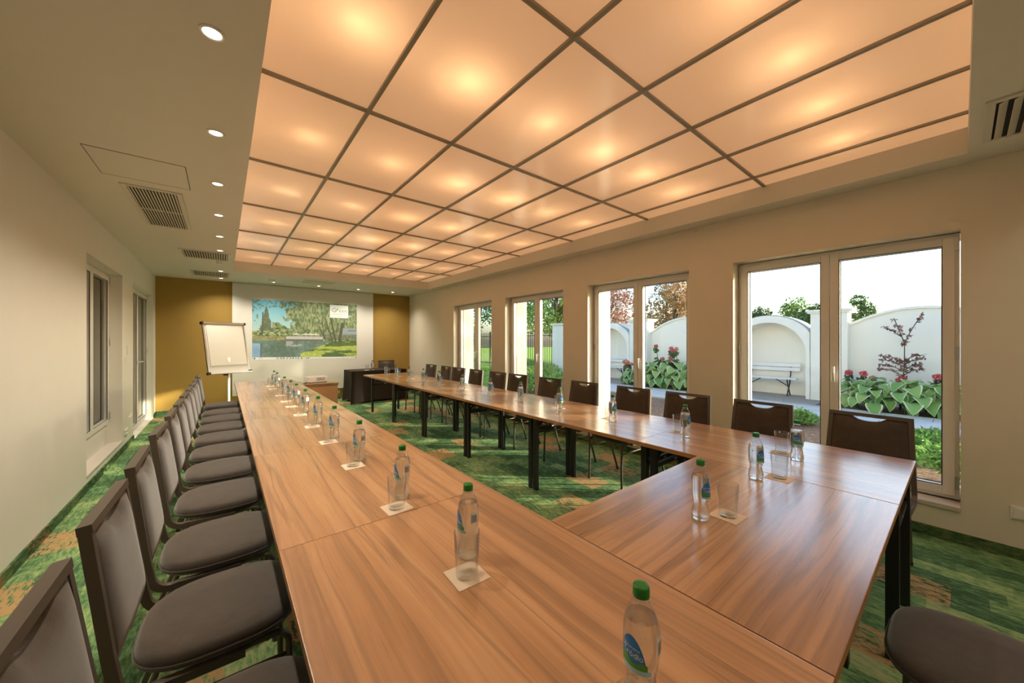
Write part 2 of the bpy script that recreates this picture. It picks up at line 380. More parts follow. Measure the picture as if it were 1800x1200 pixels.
# window wall
WY = [(0.0, 1.432), (1.872, 3.285), (3.755, 5.186), (5.615, 7.062)]; WZ0, WZ1 = 0.25, 2.195
m = MB(); prev = YN - .2
for a, b in WY:
    m.box(XR, XO, prev, a, -.3, ZC); m.box(XR, XO, a, b, -.3, WZ0 - .03); m.box(XR, XO, a, b, WZ1, ZC); prev = b
m.box(XR, XO, prev, YB + .2, -.3, ZC)
struct(m.build('wall_right', [M['wall']]))
m = MB(); prev = YN - .2                     # outer render skin
for a, b in WY + [(YB + .2, YB + .2)]:
    m.box(XO, XO + .02, prev, a, -.3, ZP + .15)
    if b > a: m.box(XO, XO + .02, a, b, -.3, WZ0 - .03); m.box(XO, XO + .02, a, b, WZ1, ZP + .15)
    prev = b
struct(m.build('trim_1', M['exterior']))
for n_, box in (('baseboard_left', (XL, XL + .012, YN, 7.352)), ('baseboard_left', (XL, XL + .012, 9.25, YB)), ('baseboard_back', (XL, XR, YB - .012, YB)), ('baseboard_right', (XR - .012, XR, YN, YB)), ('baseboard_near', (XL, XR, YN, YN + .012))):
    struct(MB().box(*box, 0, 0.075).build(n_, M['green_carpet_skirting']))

# ------------------------------------------------------------------ windows
def ring(mb, x0, x1, y0, y1, z0, z1, w, wb=None):
    wb = wb or w
    mb.box(x0, x1, y0, y0 + w, z0, z1, .004); mb.box(x0, x1, y1 - w, y1, z0, z1, .004)
    mb.box(x0, x1, y0 + w, y1 - w, z0, z0 + wb, .004); mb.box(x0, x1, y0 + w, y1 - w, z1 - w, z1, .004)
    return mb
def window(name, y0, y1, z0, z1, x0, depth, mats_pane, handle_side=1, inward=-1, door=False, handle=True):
    """two-leaf window; x0 = room face of the fixed frame, inward = direction of the room"""
    w = bpy.data.objects.new(name, None); C.objects.link(w); w['kind'] = 'structure'
    xa, xb = sorted((x0, x0 - inward * depth)); ym = (y0 + y1) / 2
    ring(MB(), xa, xb, y0, y1, z0, z1, 0.035).build('frame', M['pvc'], w)
    for k, (a, b) in enumerate(((y0 + .02, ym), (ym, y1 - .02))):
        fx0, fx1 = sorted((x0 + inward * .014, x0 - inward * (depth - .015)))
        s = ring(MB(), fx0, fx1, a + .002, b - .002, z0 + .025, z1 - .025, 0.058, 0.06).build('sash', M['pvc'], w)
        xm = (fx0 + fx1) / 2
        MB().box(xm - .004, xm + .004, a + .058, b - .058, z0 + .083, z1 - .081).build('pane', M[mats_pane], s)
        g = MB()
        for xg in (fx0 + .004, fx1 - .004): ring(g, xg - .003, xg + .003, a + .0595, b - .0595, z0 + .0845, z1 - .0825, .006)
        g.build('gasket', M['gasket'], s)
    hy = ym - .03; hx = x0 + inward * .014; hz = 1.17 if not door else 1.06
    h = MB(); xs = sorted((hx, hx + inward * .012)); h.box(xs[0], xs[1], hy - .014, hy + .014, hz - .035, hz + .035, .004)
    h.tube([(hx + inward * .005, hy, hz + .012), (hx + inward * .045, hy, hz + .012)], .009, 10)
    if door: h.tube([(hx + inward * .045, hy - .01, hz + .012), (hx + inward * .047, hy + .115, hz + .012)], .010, 10)
    else: h.tube([(hx + inward * .045, hy, hz + .02), (hx + inward * .045, hy, hz - .11)], .009, 10)
    if handle: h.build('handle', M['whitepl'], w)
    else: h.b.free()
    for yy in (y0 + .012, y1 - .012):
        for zz in (z0 + .12, z0 + .55 * (z1 - z0), z1 - .08):
            xs = sorted((x0 + inward * .022, x0 + .0)); MB().box(xs[0], xs[1], yy - .011, yy + .011, zz - .045, zz + .045, .003).build('hinge', M['steel'], w)
    return w
for i, (a, b) in enumerate(WY):
    w = window('window_%d' % (i + 1), a + .004, b - .004, 0.262, WZ1 - .005, 4.142, 0.075, 'clear_pane')
    MB().box(XR - .012, 4.145, a + .001, b - .001, WZ0 - .03, WZ0, .003).build('sill', M['sill'], w)
    MB().box(4.217, XO + .05, a + .001, b - .001, WZ0 - .03, WZ0 + .01, .003).build('outer_sill', M['kerb'], w)
w = window('window_5', 5.124, 6.646, 0.36, NZ1 - .003, XL - .125, 0.07, 'grey_pane', inward=1, handle=False)
MB().box(XL - .125, XL + .004, 5.121, 6.649, NZ0 - .02, NZ0 + .004, .002).build('sill', M['sill'], w)
d = window('door_1', 7.356, 9.246, 0.012, NZ1 - .003, XL - .095, 0.07, 'grey_pane', inward=1, door=True)

# ------------------------------------------------------------------ luminous ceiling
lum = thing('luminous_ceiling', 'large orange-lit ceiling of satin panels in a grey metal grid', 'ceiling light', (0, 0, ZT))
gx = [TX0 - .02] + [0.683 + 0.5667 * k for k in range(6)] + [TX1]
gy = [TY0] + [1.102 + 1.138 * k for k in range(6)] + [TY1]
pm = None
for i in range(7):
    for j in range(7):
        a, b, c, e = gx[i], gx[i + 1], gy[j], gy[j + 1]
        me = MB().box(a - (a + b) / 2, b - (a + b) / 2, c - (c + e) / 2, e - (c + e) / 2, 0, .006).mesh('ceiling_panel', M['panel'])
        link('ceiling_panel', me, lum, ((a + b) / 2, (c + e) / 2, 0.004))
        if i < 6:
            L = bpy.data.lights.new('bulb', 'POINT'); L.energy = LAMP_W; L.color = LAMP_COL; L.shadow_soft_size = .045
            o = bpy.data.objects.new('bulb', L); C.objects.link(o); o.parent = lum; o.location = (.465 + .572 * i, (c + e) / 2 - .015, 0.105)
M['grid'] = plain('grey_grid_metal', (0.34, 0.31, 0.25), 0.4, metal=0.4, var=0.03)
for x in gx[1:-1]: MB().box(x - .011, x + .011, TY0, TY1, -.012, .004, .002).build('grid_bar', M['grid'], lum)
for y in gy[1:-1]:
    for a, b in zip(gx, gx[1:]): MB().box(a + .011 if a > TX0 else a, b - .011 if b < TX1 else b, y - .011, y + .011, -.012, .004, .002).build('grid_bar', M['grid'], lum)

# ceiling fittings
def downlight(x, y, label, power=53):
    t = thing('downlight', label, 'downlight', (x, y, ZC), 0, 'recessed ceiling spotlights')
    MB().lathe([(.030, .0), (.043, .0), (.043, -.004), (.034, -.006), (.030, -.002)], 24, capb=False, capt=False).build('trim_ring', M['whitepl'], t)
    MB().lathe([(.0305, -.0005), (.0305, -.0025)], 24).build('lamp', M['lamp_face'], t)
    L = bpy.data.lights.new('spot', 'SPOT'); L.energy = power; L.color = (1, .88, .70); L.spot_size = 2.3; L.spot_blend = 1.0; L.shadow_soft_size = .03
    o = bpy.data.objects.new('spot', L); C.objects.link(o); o.parent = t; o.location = (0, 0, -.012)
for k, y in enumerate([1.0, 1.86, 2.74, 3.62, 4.51, 5.42, 6.27, 8.1, 9.0]):
    if k == 0: continue
    downlight(-.035, y, 'small round recessed spotlight in the long ceiling border, %s from the hatch end' % ORD[k - 1])
for k, x in enumerate([.805, 1.654, 2.493, 3.32]):
    downlight(x, 8.93, 'small round recessed spotlight above the projection screen, %s from the flip chart side' % ('first', 'second', 'third', 'fourth')[k])
for k, x in enumerate([.805, 1.654, 2.493, 3.32]):  # extra spots behind the camera, added to brighten the window wall
    downlight(x, -.62, 'unseen fill spotlight added over the near end, %s from the plain wall' % ('first', 'second', 'third', 'fourth')[k], 14)
def vent(x0, x1, y0, y1, label, along='x', mid=False, n=None):
    t = thing('ceiling_vent', label, 'air vent', ((x0 + x1) / 2, (y0 + y1) / 2, ZC), 0, 'ceiling air vents')
    hx, hy = (x1 - x0) / 2, (y1 - y0) / 2
    MB().box(-hx + .01, hx - .01, -hy + .01, hy - .01, -.003, -.0005).build('duct', M['void'], t)
    m = MB(); f = .035
    m.box(-hx, -hx + f, -hy, hy, -.010, 0, .002); m.box(hx - f, hx, -hy, hy, -.010, 0, .002); m.box(-hx + f, hx - f, -hy, -hy + f, -.010, 0, .002); m.box(-hx + f, hx - f, hy - f, hy, -.010, 0, .002)
    if mid: m.box(-hx + f, hx - f, -.012, .012, -.010, 0)
    m.build('rim', M['grille'], t)
    n = n or 16
    me = None
    L = hx if along == 'y' else hy
    ln = (hy if along == 'y' else hx) - f
    for k in range(n):
        p = -L + f + (k + .5) * (2 * (L - f)) / n; w = (L - f) / n * .95
        if me is None:
            q = MB()
            if along == 'y': q.box(-w * .72, w * .72, -ln, ln, -.0012, .0012, mat=Matrix.Rotation(.5, 4, 'Y'))
            else: q.box(-ln, ln, -w * .72, w * .72, -.0012, .0012, mat=Matrix.Rotation(-.5, 4, 'X'))
            me = q.mesh('slat', M['grille'])
        link('slat', me, t, (p, 0, -.011) if along == 'y' else (0, p, -.011))
vent(-.63, -.27, 4.05, 5.31, 'long slatted ceiling vent beside the square access hatch', 'y', True, 15)
vent(-.47, .085, 6.43, 7.02, 'slatted ceiling vent halfway between the hatch vent and the back wall', 'y', False, 18)
vent(-.45, .10, 8.25, 8.85, 'slatted ceiling vent by the mustard wall above the flip chart', 'y', False, 18)
vent(1.28, 1.84, 8.22, 8.62, 'slatted ceiling vent above the middle of the projection screen', 'y', False, 18)
vent(3.05, 3.66, -.75, -.08, 'slatted ceiling vent in the near corner by the largest window', 'x', False, 13)
t = tag(MB().box(-.24, .24, -.245, .245, -.0015, .001).build('access_hatch', M['ceil']), 'flush square access hatch in the low ceiling border', 'hatch'); t.location = (-.45, 3.66, ZC)
mm = MB(); ring(mm, 0, 1, 0, 1, 0, 1, .1) if False else None
h_ = MB()
for b in ((-.243, -.239, -.248, .248), (.239, .243, -.248, .248), (-.243, .243, -.249, -.245), (-.243, .243, .245, .249)): h_.box(*b, -.002, 0)
h_.build('hatch_gap', M['gasket'], t)
def detector(x, y, r, label):
    t = thing('smoke_detector', label, 'smoke detector', (x, y, ZC))
    MB().lathe([(r, 0), (r, -.012), (r * .92, -.02)], 20).build('base', M['whitepl'], t)
    MB().lathe([(r * .8, -.02), (r * .8, -.038), (r * .55, -.05)], 20).build('sensor_head', M['whitepl'], t)
detector(.754, 8.58, .055, 'white domed smoke detector on the ceiling above the screen')
detector(2.51, 8.42, .03, 'tiny sensor on the ceiling border over the logo side of the screen')
detector(-.05, 7.14, .04, 'small white sensor on the ceiling border behind the middle vent')
for k, y in enumerate((1.79, 3.67, 5.52, 7.3)):
    t = tag(MB().tube([(0, 0, 0), (-.02, 0, 0), (-.025, 0, -.012), (-.018, 0, -.02)], .004, 8).build('wall_hook', M['steel']), 'tiny curtain hook high on the window wall, %s from the near corner' % ORD[k], 'hook', 'curtain hooks'); t.location = (XR + .002, y, 2.60)

# wall plates
def plate(name, label, cat, loc, normal, w, h, keys):
    t = thing(name, label, cat, loc, {'x+': 0, 'x-': PI, 'y-': -PI / 2}[normal])
    MB().box(0, .009, -w / 2, w / 2, -h / 2, h / 2, .003).build('cover', M['whitepl'], t)
    for k in range(keys):
        z = (k - (keys - 1) / 2) * h / keys; MB().box(.008, .014, -w / 2 + .012, w / 2 - .012, z - h / keys / 2 + .010, z + h / keys / 2 - .010, .002).build('key', M['whitepl'], t)
plate('thermostat', 'small white thermostat on the plain wall between inner window and door', 'thermostat', (XL, 6.93, 1.29), 'x+', .08, .13, 1)
plate('light_switch', 'double light switch below the thermostat on the plain wall', 'switch', (XL, 6.9, 1.17), 'x+', .16, .085, 1)
plate('wall_socket', 'white socket low on the plain wall beside the glazed door', 'socket', (XL, 6.85, .215), 'x+', .16, .085, 2)
plate('wall_socket', 'white socket on the window wall past the largest window', 'socket', (XR, -.245, .30), 'x-', .085, .085, 1)
plate('wall_socket', 'white socket on the mustard wall beside the dark covered table', 'socket', (2.18, YB, .175), 'y-', .085, .085, 1)

# ------------------------------------------------------------------ projection screen with the projected picture
scr = thing('projection_screen', 'large white projection screen on the mustard wall showing a lakeside picture', 'screen', (0, YB, 0))
MB().box(.142, 3.006, -.045, -.006, .26, 2.625, .004).build('screen_board', M['screen'], scr)
NXP, NYP = 260, 142
gxp, gyp = np.meshgrid(np.linspace(0, 1, NXP + 1), np.linspace(0, 1, NYP + 1))
def vnoise(x, y, seed):
    r = np.random.RandomState(seed); T = r.rand(64, 64)
    xi = np.floor(x).astype(int); yi = np.floor(y).astype(int); fx = x - xi; fy = y - yi; fx = fx * fx * (3 - 2 * fx); fy = fy * fy * (3 - 2 * fy)
    g = lambda a, b: T[a % 64, b % 64]
    return (g(xi, yi) * (1 - fx) + g(xi + 1, yi) * fx) * (1 - fy) + (g(xi, yi + 1) * (1 - fx) + g(xi + 1, yi + 1) * fx) * fy
def fbm(x, y, seed, o=4): return sum(vnoise(x * 2 ** k, y * 2 ** k, seed + k) / 2 ** (k + 1) for k in range(o)) / (1 - .5 ** o)
def picture():
    x, y = gxp, gyp; S = lambda *c: np.array(c) / 255.0
    def blend(img, mask, col): mask = np.clip(mask, 0, 1)[..., None]; return img * (1 - mask) + col * mask
    n1 = fbm(x * 22, y * 14, 3); n2 = fbm(x * 60, y * 40, 9, 3); n3 = fbm(x * 9, y * 6, 21)
    u = np.clip((y - .4) / .6, 0, 1)[..., None]
    img = S(196, 216, 205) * (1 - u) + S(98, 180, 214) * u
    k2 = np.clip((n2[..., None] - .5) * 2.2 + .5, 0, 1); leaf = S(72, 92, 60) * (1 - k2) + S(180, 190, 136) * k2
    dleaf = S(78, 92, 72) * (1 - n2[..., None]) + S(128, 138, 104) * n2[..., None]
    hill = .62 + .10 * np.sin(x * 9 + 1.2) + .08 * (n1 - .5) - .25 * np.clip(x - .27, 0, 1)
    img = blend(img, ((y < hill) & (x > .17)) * 1.0, leaf)
    con = np.abs(x - .12) < (.075 - .07 * np.clip((y - .35) / .55, 0, 1)) * (.35 + 1.3 * n2)
    img = blend(img, (con & (y > .35) & (y < .9)) * 1.0, dleaf * .95)
    img = blend(img, ((x < .05) & (n1 > .55) & (y > .6)) * .8, dleaf)
    img = blend(img, ((y < .46 + .05 * n1) & (x < .36)) * 1.0, leaf * 1.02)
    wl = .34 + .05 * np.sin(y * 14) + .10 * (n1 - .5) - .16 * np.clip((y - .85) / .15, 0, 1) * (n2 > .5)
    wil = (x > wl) & (y > .36)
    strand = np.clip((fbm(x * 80, y * 22, 33, 4)[..., None] - .5) * 2.2 + .5, 0, 1)
    wcol = S(86, 104, 74) * (1 - strand) + S(165, 176, 128) * strand
    img = blend(img, wil * 1.0, wcol)
    img = blend(img, (wil & (n1 > .62) & (x > .86) & (y > .6)) * .8, S(176, 205, 200))
    img = blend(img, ((x < .42) & (y > .80 + .12 * n1) & (n2 > .54)) * .85, dleaf); img = blend(img, (np.abs(x - wl) < .05) * (y > .45) * (n2 > .55) * .9, wcol)
    img = blend(img, ((x > .84) & (y > .42) & (y < .56)) * 1.0, S(150, 164, 168)); img = blend(img, ((x > .9) & (y > .5) & (y < .53)) * 1.0, S(118, 134, 140))
    img = blend(img, ((x > .62) & (y > .35) & (y < .45)) * .8, S(110, 118, 96) * (.8 + .5 * n2[..., None]))
    img = blend(img, ((y < .40) & (y > .32) & (x < .4)) * 1.0, S(150, 150, 104) * (.72 + .5 * n2[..., None]))
    w = y < .325
    refl = S(80, 100, 84) * (1 - n3[..., None]) + S(132, 158, 152) * n3[..., None]
    img = blend(img, w * 1.0, refl * (.85 + .3 * n2[..., None]))
    img = blend(img, (w & (x < .07) & (y < .27)) * 1.0, S(140, 180, 214) * (.9 + .2 * n1[..., None])); img = blend(img, ((np.abs(x - .07) < .004) & (y < .27)) * 1.0, S(90, 100, 96))
    img = blend(img, ((y < .33) & (y > .22) & (x > .29) & (x < .5) & (n1 > .45)) * .8, S(180, 190, 184))
    img = blend(img, ((y > .315) & (y < .355) & (x > .28) & (x < .62)) * 1.0, S(116, 108, 104))
    img = blend(img, ((y > .35) & (y < .40) & (x > .29) & (x < .64)) * 1.0, S(196, 200, 196) * (.9 + .15 * (np.sin(x * 420)[..., None] > 0)))
    for cx_, w_ in ((.385, .045), (.475, .05), (.52, .05), (.57, .045)):
        k = (np.abs(x - cx_) < w_ * np.clip((.455 - y) / .03, 0, 1)) & (y > .425); img = blend(img, k * 1.0, S(224, 224, 212))
        img = blend(img, ((np.abs(x - cx_) < .002) & (y > .39) & (y < .43)) * 1.0, S(170, 170, 160))
    lawn = (y < .33 - .25 * np.clip((.75 - x) / .35, 0, 1)) & (x > .42)
    st = fbm(x * 5 + y * 4, y * 26 - x * 4, 51)[..., None]
    img = blend(img, lawn * 1.0, np.where(st > .5, S(182, 200, 96), S(92, 116, 66)) * (.85 + .3 * n2[..., None]))
    for (xa, ya, xb, yb, ww) in ((.66, .75, .745, .3, .007), (.72, .74, .775, .29, .010), (.845, .66, .81, .3, .015), (.60, .6, .67, .33, .005), (.63, .7, .66, .35, .005), (.08, .42, .09, .8, .005)):
        tt = (y - ya) / (yb - ya); k = (np.abs(x - (xa + (xb - xa) * tt)) < ww) & (tt > 0) & (tt < 1); img = blend(img, k * .9, S(84, 82, 68))
    bar = y < .042
    img = blend(img, bar * 1.0, S(226, 230, 228)); 
    for k, px in enumerate((.018, .215, .245, .27, .30, .33, .355, .38, .405, .435, .48, .50)): img = blend(img, ((np.abs(x - px) < .006) & (np.abs(y - .02) < .010)) * 1.0, (S(60, 70, 80), S(120, 150, 150), S(90, 110, 130))[k % 3])
    img = blend(img, ((x > .03) & (x < .2) & bar) * .7, S(250, 250, 250)); img = blend(img, ((x > .055) & (x < .09) & (np.abs(y - .02) < .005)) * .6, S(90, 90, 90))
    img = blend(img, ((x > .84) & (x < .96) & (np.abs(y - .022) < .004) & (n2 > .45)) * .6, S(120, 130, 130)); img = blend(img, ((np.abs(x - .985) < .004) & (np.abs(y - .022) < .01)) * 1.0, S(60, 60, 60))
    img = img * .82 + .09 * np.array((.72, .74, .68)); return np.clip(img, 0, 1)
img = picture()
P00, P10, P11, P01 = [np.array(p) for p in ((.478, 1.008), (2.601, .967), (2.601, 2.310), (.478, 2.300))]
def PW(x, y):
    p = (P00 * (1 - x) + P10 * x) * (1 - y) + (P01 * (1 - x) + P11 * x) * y; return p
vv = [(*(lambda p: (p[0], -.0465, p[1]))(PW(gxp[j, i], gyp[j, i])),) for j in range(NYP + 1) for i in range(NXP + 1)]
ff = [(j * (NXP + 1) + i, j * (NXP + 1) + i + 1, (j + 1) * (NXP + 1) + i + 1, (j + 1) * (NXP + 1) + i) for j in range(NYP) for i in range(NXP)]
pme = bpy.data.meshes.new('projected_picture'); pme.from_pydata(vv, [], ff)
lin = np.where(img <= .04045, img / 12.92, ((img + .055) / 1.055) ** 2.4)
ca = pme.color_attributes.new('print', 'FLOAT_COLOR', 'POINT'); ca.data.foreach_set('color', np.concatenate([lin, np.ones((*lin.shape[:2], 1))], -1).astype(np.float32).ravel())
t = NT('projected_light'); at_ = t.n('ShaderNodeVertexColor', layer_name='print')
M['projected'] = t.pbr(at_.outputs[0], 0.8, spec=0.1, emit=at_.outputs[0], estr=0.22)
pme.materials.append(M['projected']); pic = link('projected_picture', pme, scr)
def text_mesh(body, size, mat, width=None):
    cu = bpy.data.curves.new('txt', 'FONT'); cu.body = body; cu.size = size; cu.align_x = 'LEFT'; cu.resolution_u = 2
    o = bpy.data.objects.new('txt', cu); C.objects.link(o); bpy.context.view_layer.update()
    me = bpy.data.meshes.new_from_object(o.evaluated_get(bpy.context.evaluated_depsgraph_get())); bpy.data.objects.remove(o)
    xs = [v.co.x for v in me.vertices]; k = (width / (max(xs) - min(xs))) if width else 1; x0 = min(xs)
    for v in me.vertices: v.co.x = (v.co.x - x0) * k
    me.materials.clear(); me.materials.append(mat); return me
def pquad(name, x0, x1, y0, y1, off, mat):
    c = [PW(*q) for q in ((x0, y0), (x1, y0), (x1, y1), (x0, y1))]; b = MB()
    b.face([b.b.verts.new((p[0], off, p[1])) for p in c]); return b.build(name, mat, pic)
pquad('logo_card', .712, .906, .745, .975, -.0475, M['logowhite'])
def ptext(body, x, y, size, width, mat):
    me = text_mesh(body, size, mat, width); p = PW(x, y)
    for v in me.vertices: v.co = Vector((p[0] + v.co.x, -.0482, p[1] + v.co.y))
    link('lettering', me, pic)
ptext('G', .733, .845, .15, .085, M['logogrey']); ptext('een', .806, .845, .13, .185, M['logogrey'])
b = MB(); p = PW(.778, .848)
b.face([b.b.verts.new((p[0] + dx, -.0482, p[1] + dz)) for dx, dz in ((0, 0), (.012, .03), (.04, .075), (.052, .10), (.022, .088), (.002, .055), (-.004, .02))]); b.build('leaf_mark', M['logogreen'], pic)
ptext('GardenHotel', .738, .80, .055, .30, M['logogrey'])
for k in range(3):
    p = PW(.80 + .016 * k, .77); b = MB(); b.face([b.b.verts.new((p[0] + (.012 if q % 2 == 0 else .005) * math.sin(q * PI / 5), -.0482, p[1] + (.012 if q % 2 == 0 else .005) * math.cos(q * PI / 5))) for q in range(10)]); b.build('star', M['ink'], pic)

# ------------------------------------------------------------------ folding tables
def make_table(L, W, label, group):
    t = thing('folding_table', label, 'table', group=group)
    H = .743; m = MB(); m.box(-L / 2 + .0008, L / 2 - .0008, -W / 2 + .0008, W / 2 - .0008, H - .026, H, .002)
    for f in m.b.faces:
        if abs(f.normal.z) < .5: f.material_index = 1
    m.build('tabletop', [M['walnut_laminate'], M['edge']], t)
    for sx_ in (-1, 1):
        x = sx_ * (L / 2 - .034)
        for sy in (-1, 1):
            y = sy * (W / 2 - .165)
            MB().box(x - .022, x + .022, y - .0175, y + .0175, 0, H - .027, .003).build('leg', M['black'], t)
            MB().beam((x, y, .56), (x, y - sy * .15, H - .03), .016, .022, (1, 0, 0)).build('brace', M['black'], t)
        MB().box(x - .012, x + .012, -W / 2 + .185, W / 2 - .185, .535, .565, .002).build('crossbar', M['black'], t)
        MB().beam((x - sx_ * .03, 0, .55), (x - sx_ * .30, 0, H - .03), .02, .014).build('folding_strut', M['black'], t)
        MB().tube([(x, 0, .55), (x, .03, .55)], .014, 10).build('lock_knob', M['steel'], t)
    for sy in (-1, 1): MB().box(-L / 2 + .06, L / 2 - .06, sy * (W / 2 - .10) - .012, sy * (W / 2 - .10) + .012, H - .055, H - .027).build('apron_rail', M['black'], t)
    return t
g1 = 'wood-topped folding tables in the plain-wall row'; g2 = 'wood-topped folding tables in the window row'
tl = make_table(1.2, .81, '', g1)
for k in range(6):
    o = tl if k == 0 else dup(tl); o.location = (.5415, .155 + 1.2 * k + .6, 0); o.rotation_euler = (0, 0, PI / 2 if k % 2 == 0 else -PI / 2)
    o['label'] = '%s wood-topped folding table from the joining table in the row beside the plain wall' % ORD[k]
tr = make_table(1.2, .855, '', g2)
for k in range(6):
    o = tr if k == 0 else dup(tr); o.location = (2.5765, .155 + 1.2 * k + .6, 0); o.rotation_euler = (0, 0, PI / 2 if k % 2 else -PI / 2)
    o['label'] = '%s wood-topped folding table from the joining table in the row along the windows' % ORD[k]
tn = make_table(1.198, .80, 'wood-topped folding table joining the two long rows at the near end', 'wood-topped folding tables joining the rows'); tn.location = (1.5485, .555, 0)

# ------------------------------------------------------------------ banquet chairs (front = +X)
def arc(c, r, a0, a1, n):
    return [(c[0] + r * math.cos(a0 + (a1 - a0) * k / n), c[1] + r * math.sin(a0 + (a1 - a0) * k / n)) for k in range(n + 1)]
def make_chair(label, group):
    t = thing('banquet_chair', label, 'chair', group=group)
    # seat: rings of a rounded outline
    def outline(scale, n=40):
        pts = []
        for k in range(n):
            a = 2 * PI * k / n; c, s = math.cos(a), math.sin(a); e = 2 / 3.4 if c > 0 else 2 / 2.5
            pts.append((math.copysign(abs(c) ** e, c) * (.215 + (scale - 1) * .2), math.copysign(abs(s) ** (2 / 3.2), s) * (.218 + (scale - 1) * .2)))
        return pts
    m = MB(); rings = []
    for sc_, z in ((.55, .425), (.93, .426), (1.0, .440), (1.005, .458), (.985, .474), (.93, .484), (.75, .492), (.4, .496)):
        rings.append([m.b.verts.new((x, y, z)) for x, y in outline(sc_)])
    for A, B in zip(rings, rings[1:]):
        for k in range(40):
            f = m.face([A[k], A[(k + 1) % 40], B[(k + 1) % 40], B[k]]); f.smooth = True
    m.face(rings[0][::-1]); m.face(rings[-1]); m.build('seat', M['chair_fabric'], t)
    pm_ = MB(); pm_.tube([(x * 1.006, y * 1.006, .452) for x, y in outline(1.004)], .0035, 6, closed=True); pm_.build('piping', M['chair_fabric'], t)
    # back frame: J tubes and top bar in one sweep
    def side(s):
        y0, y1 = .212 * s, .192 * s; pts = []
        for x, z in [(.06, .414), (-.12, .414)] + arc((-.165, .475), .062, -PI / 2 + .3, -PI + .15, 6) + [(-.240, .55), (-.285, .905)]:
            f = max(0, min(1, (z - .45) / .45)); pts.append((x, y0 * (1 - f) + y1 * f, z))
        return pts
    a, b = side(1), side(-1)
    for s in (a, b): MB().tube(s, .012, 8, rect=(.024, .026)).build('back_post', M['frame'], t)
    MB().beam((-.2845, -.2035, .905), (-.2845, .2035, .905), .030, .024, (-.12, 0, 1)).build('top_rail', M['frame'], t)
    # back pad with a scooped hand hole under the top rail
    m = MB(); nx, nz = 20, 12; F = []; B = []
    for j in range(nz + 1):
        f = j / nz; rf, rb = [], []
        for i in range(nx + 1):
            u = -1 + 2 * i / nx; hole = .030 * max(0, 1 - (u / .42) ** 2) ** .5 if abs(u) < .42 else 0
            z = .515 + f * (.896 - hole - .515); w = (.203 - .016 * (z - .5) / .4); y = u * w
            xc = -.235 - .05 * (z - .515) / .38
            edge = (1 - abs(u) ** 6) * (1 - abs(2 * f - 1) ** 8); puff = .010 + .020 * edge
            rf.append(m.b.verts.new((xc + puff - .002, y, z))); rb.append(m.b.verts.new((xc - .012, y, z)))
        F.append(rf); B.append(rb)
    for j in range(nz):
        for i in range(nx):
            f = m.face([F[j][i], F[j][i + 1], F[j + 1][i + 1], F[j + 1][i]]); f.smooth = True; m.face([B[j][i], B[j + 1][i], B[j + 1][i + 1], B[j][i + 1]])
    for i in range(nx): m.face([F[0][i], B[0][i], B[0][i + 1], F[0][i + 1]]); m.face([F[nz][i], F[nz][i + 1], B[nz][i + 1], B[nz][i]])
    for j in range(nz): m.face([F[j][0], F[j + 1][0], B[j + 1][0], B[j][0]]); m.face([F[j][nx], B[j][nx], B[j + 1][nx], F[j + 1][nx]])
    m.build('back_pad', M['chair_fabric'], t)
    for s in (-1, 1):
        y = .195 * s
        fr = [(.0, y, .412), (.10, y, .418)] + [(x, y, z) for x, z in arc((.135, .372), .047, PI / 2 - .1, .1, 6)] + [(.186, y, .2), (.190, y * 1.02, .012)]
        MB().tube(fr, .011, 10).build('leg', M['frame'], t)
        rr = [(.0, y, .412), (-.07, y, .395)] + [(x, y, z) for x, z in arc((-.085, .335), .06, PI / 2 + .1, PI - .25, 5)] + [(-.20, y, .18), (-.262, y * .98, .012)]
        MB().tube(rr, .011, 10).build('leg', M['frame'], t)
        MB().tube([(.185, y, .335), (-.145, y, .335)], .007, 8).build('stretcher', M['frame'], t)
        for x in (.190, -.262): MB().lathe([(.013, 0), (.013, .02), (.011, .024)], 10, (x, y * (1.02 if x > 0 else .98), 0)).build('foot', M['blackpl'], t)
    MB().tube([(.12, -.195, .41), (.12, .195, .41)], .008, 8).build('stretcher', M['frame'], t)
    return t
gl_, gr_ = 'banquet chairs along the plain wall', 'banquet chairs along the windows'
ch = make_chair('', gl_)
for k, y in enumerate((1.06, 1.655, 2.22, 2.84, 3.435, 3.98, 4.53, 5.07, 5.60, 6.12, 6.80)):
    o = ch if k == 0 else dup(ch); o.location = (.0, y, 0); o.rotation_euler = (0, 0, random.uniform(-.03, .03))
    o['label'] = '%s brown padded banquet chair from the near end in the row beside the plain wall' % ORD[k]
for k, y in enumerate((.40, 1.01, 1.60, 2.19, 2.86, 3.42, 4.09, 4.61, 5.23, 5.81, 6.32, 6.95)):
    o = dup(ch); o.location = (3.125, y, 0); o.rotation_euler = (0, 0, PI + random.uniform(-.05, .05)); o['group'] = gr_
    o['label'] = '%s brown padded banquet chair from the near end in the row under the windows' % ORD[k]
o = dup(ch); o.location = (1.72, -.065, 0); o.rotation_euler = (0, 0, PI / 2); o['group'] = 'banquet chair at the near end'; o['label'] = 'dark banquet chair tucked under the near joining table'
o = dup(ch); o.location = (3.23, 8.86, 0); o.rotation_euler = (0, 0, -PI / 2); o['group'] = 'banquet chair at the covered table'; o['label'] = 'dark banquet chair behind the cloth-covered table by the mustard wall'

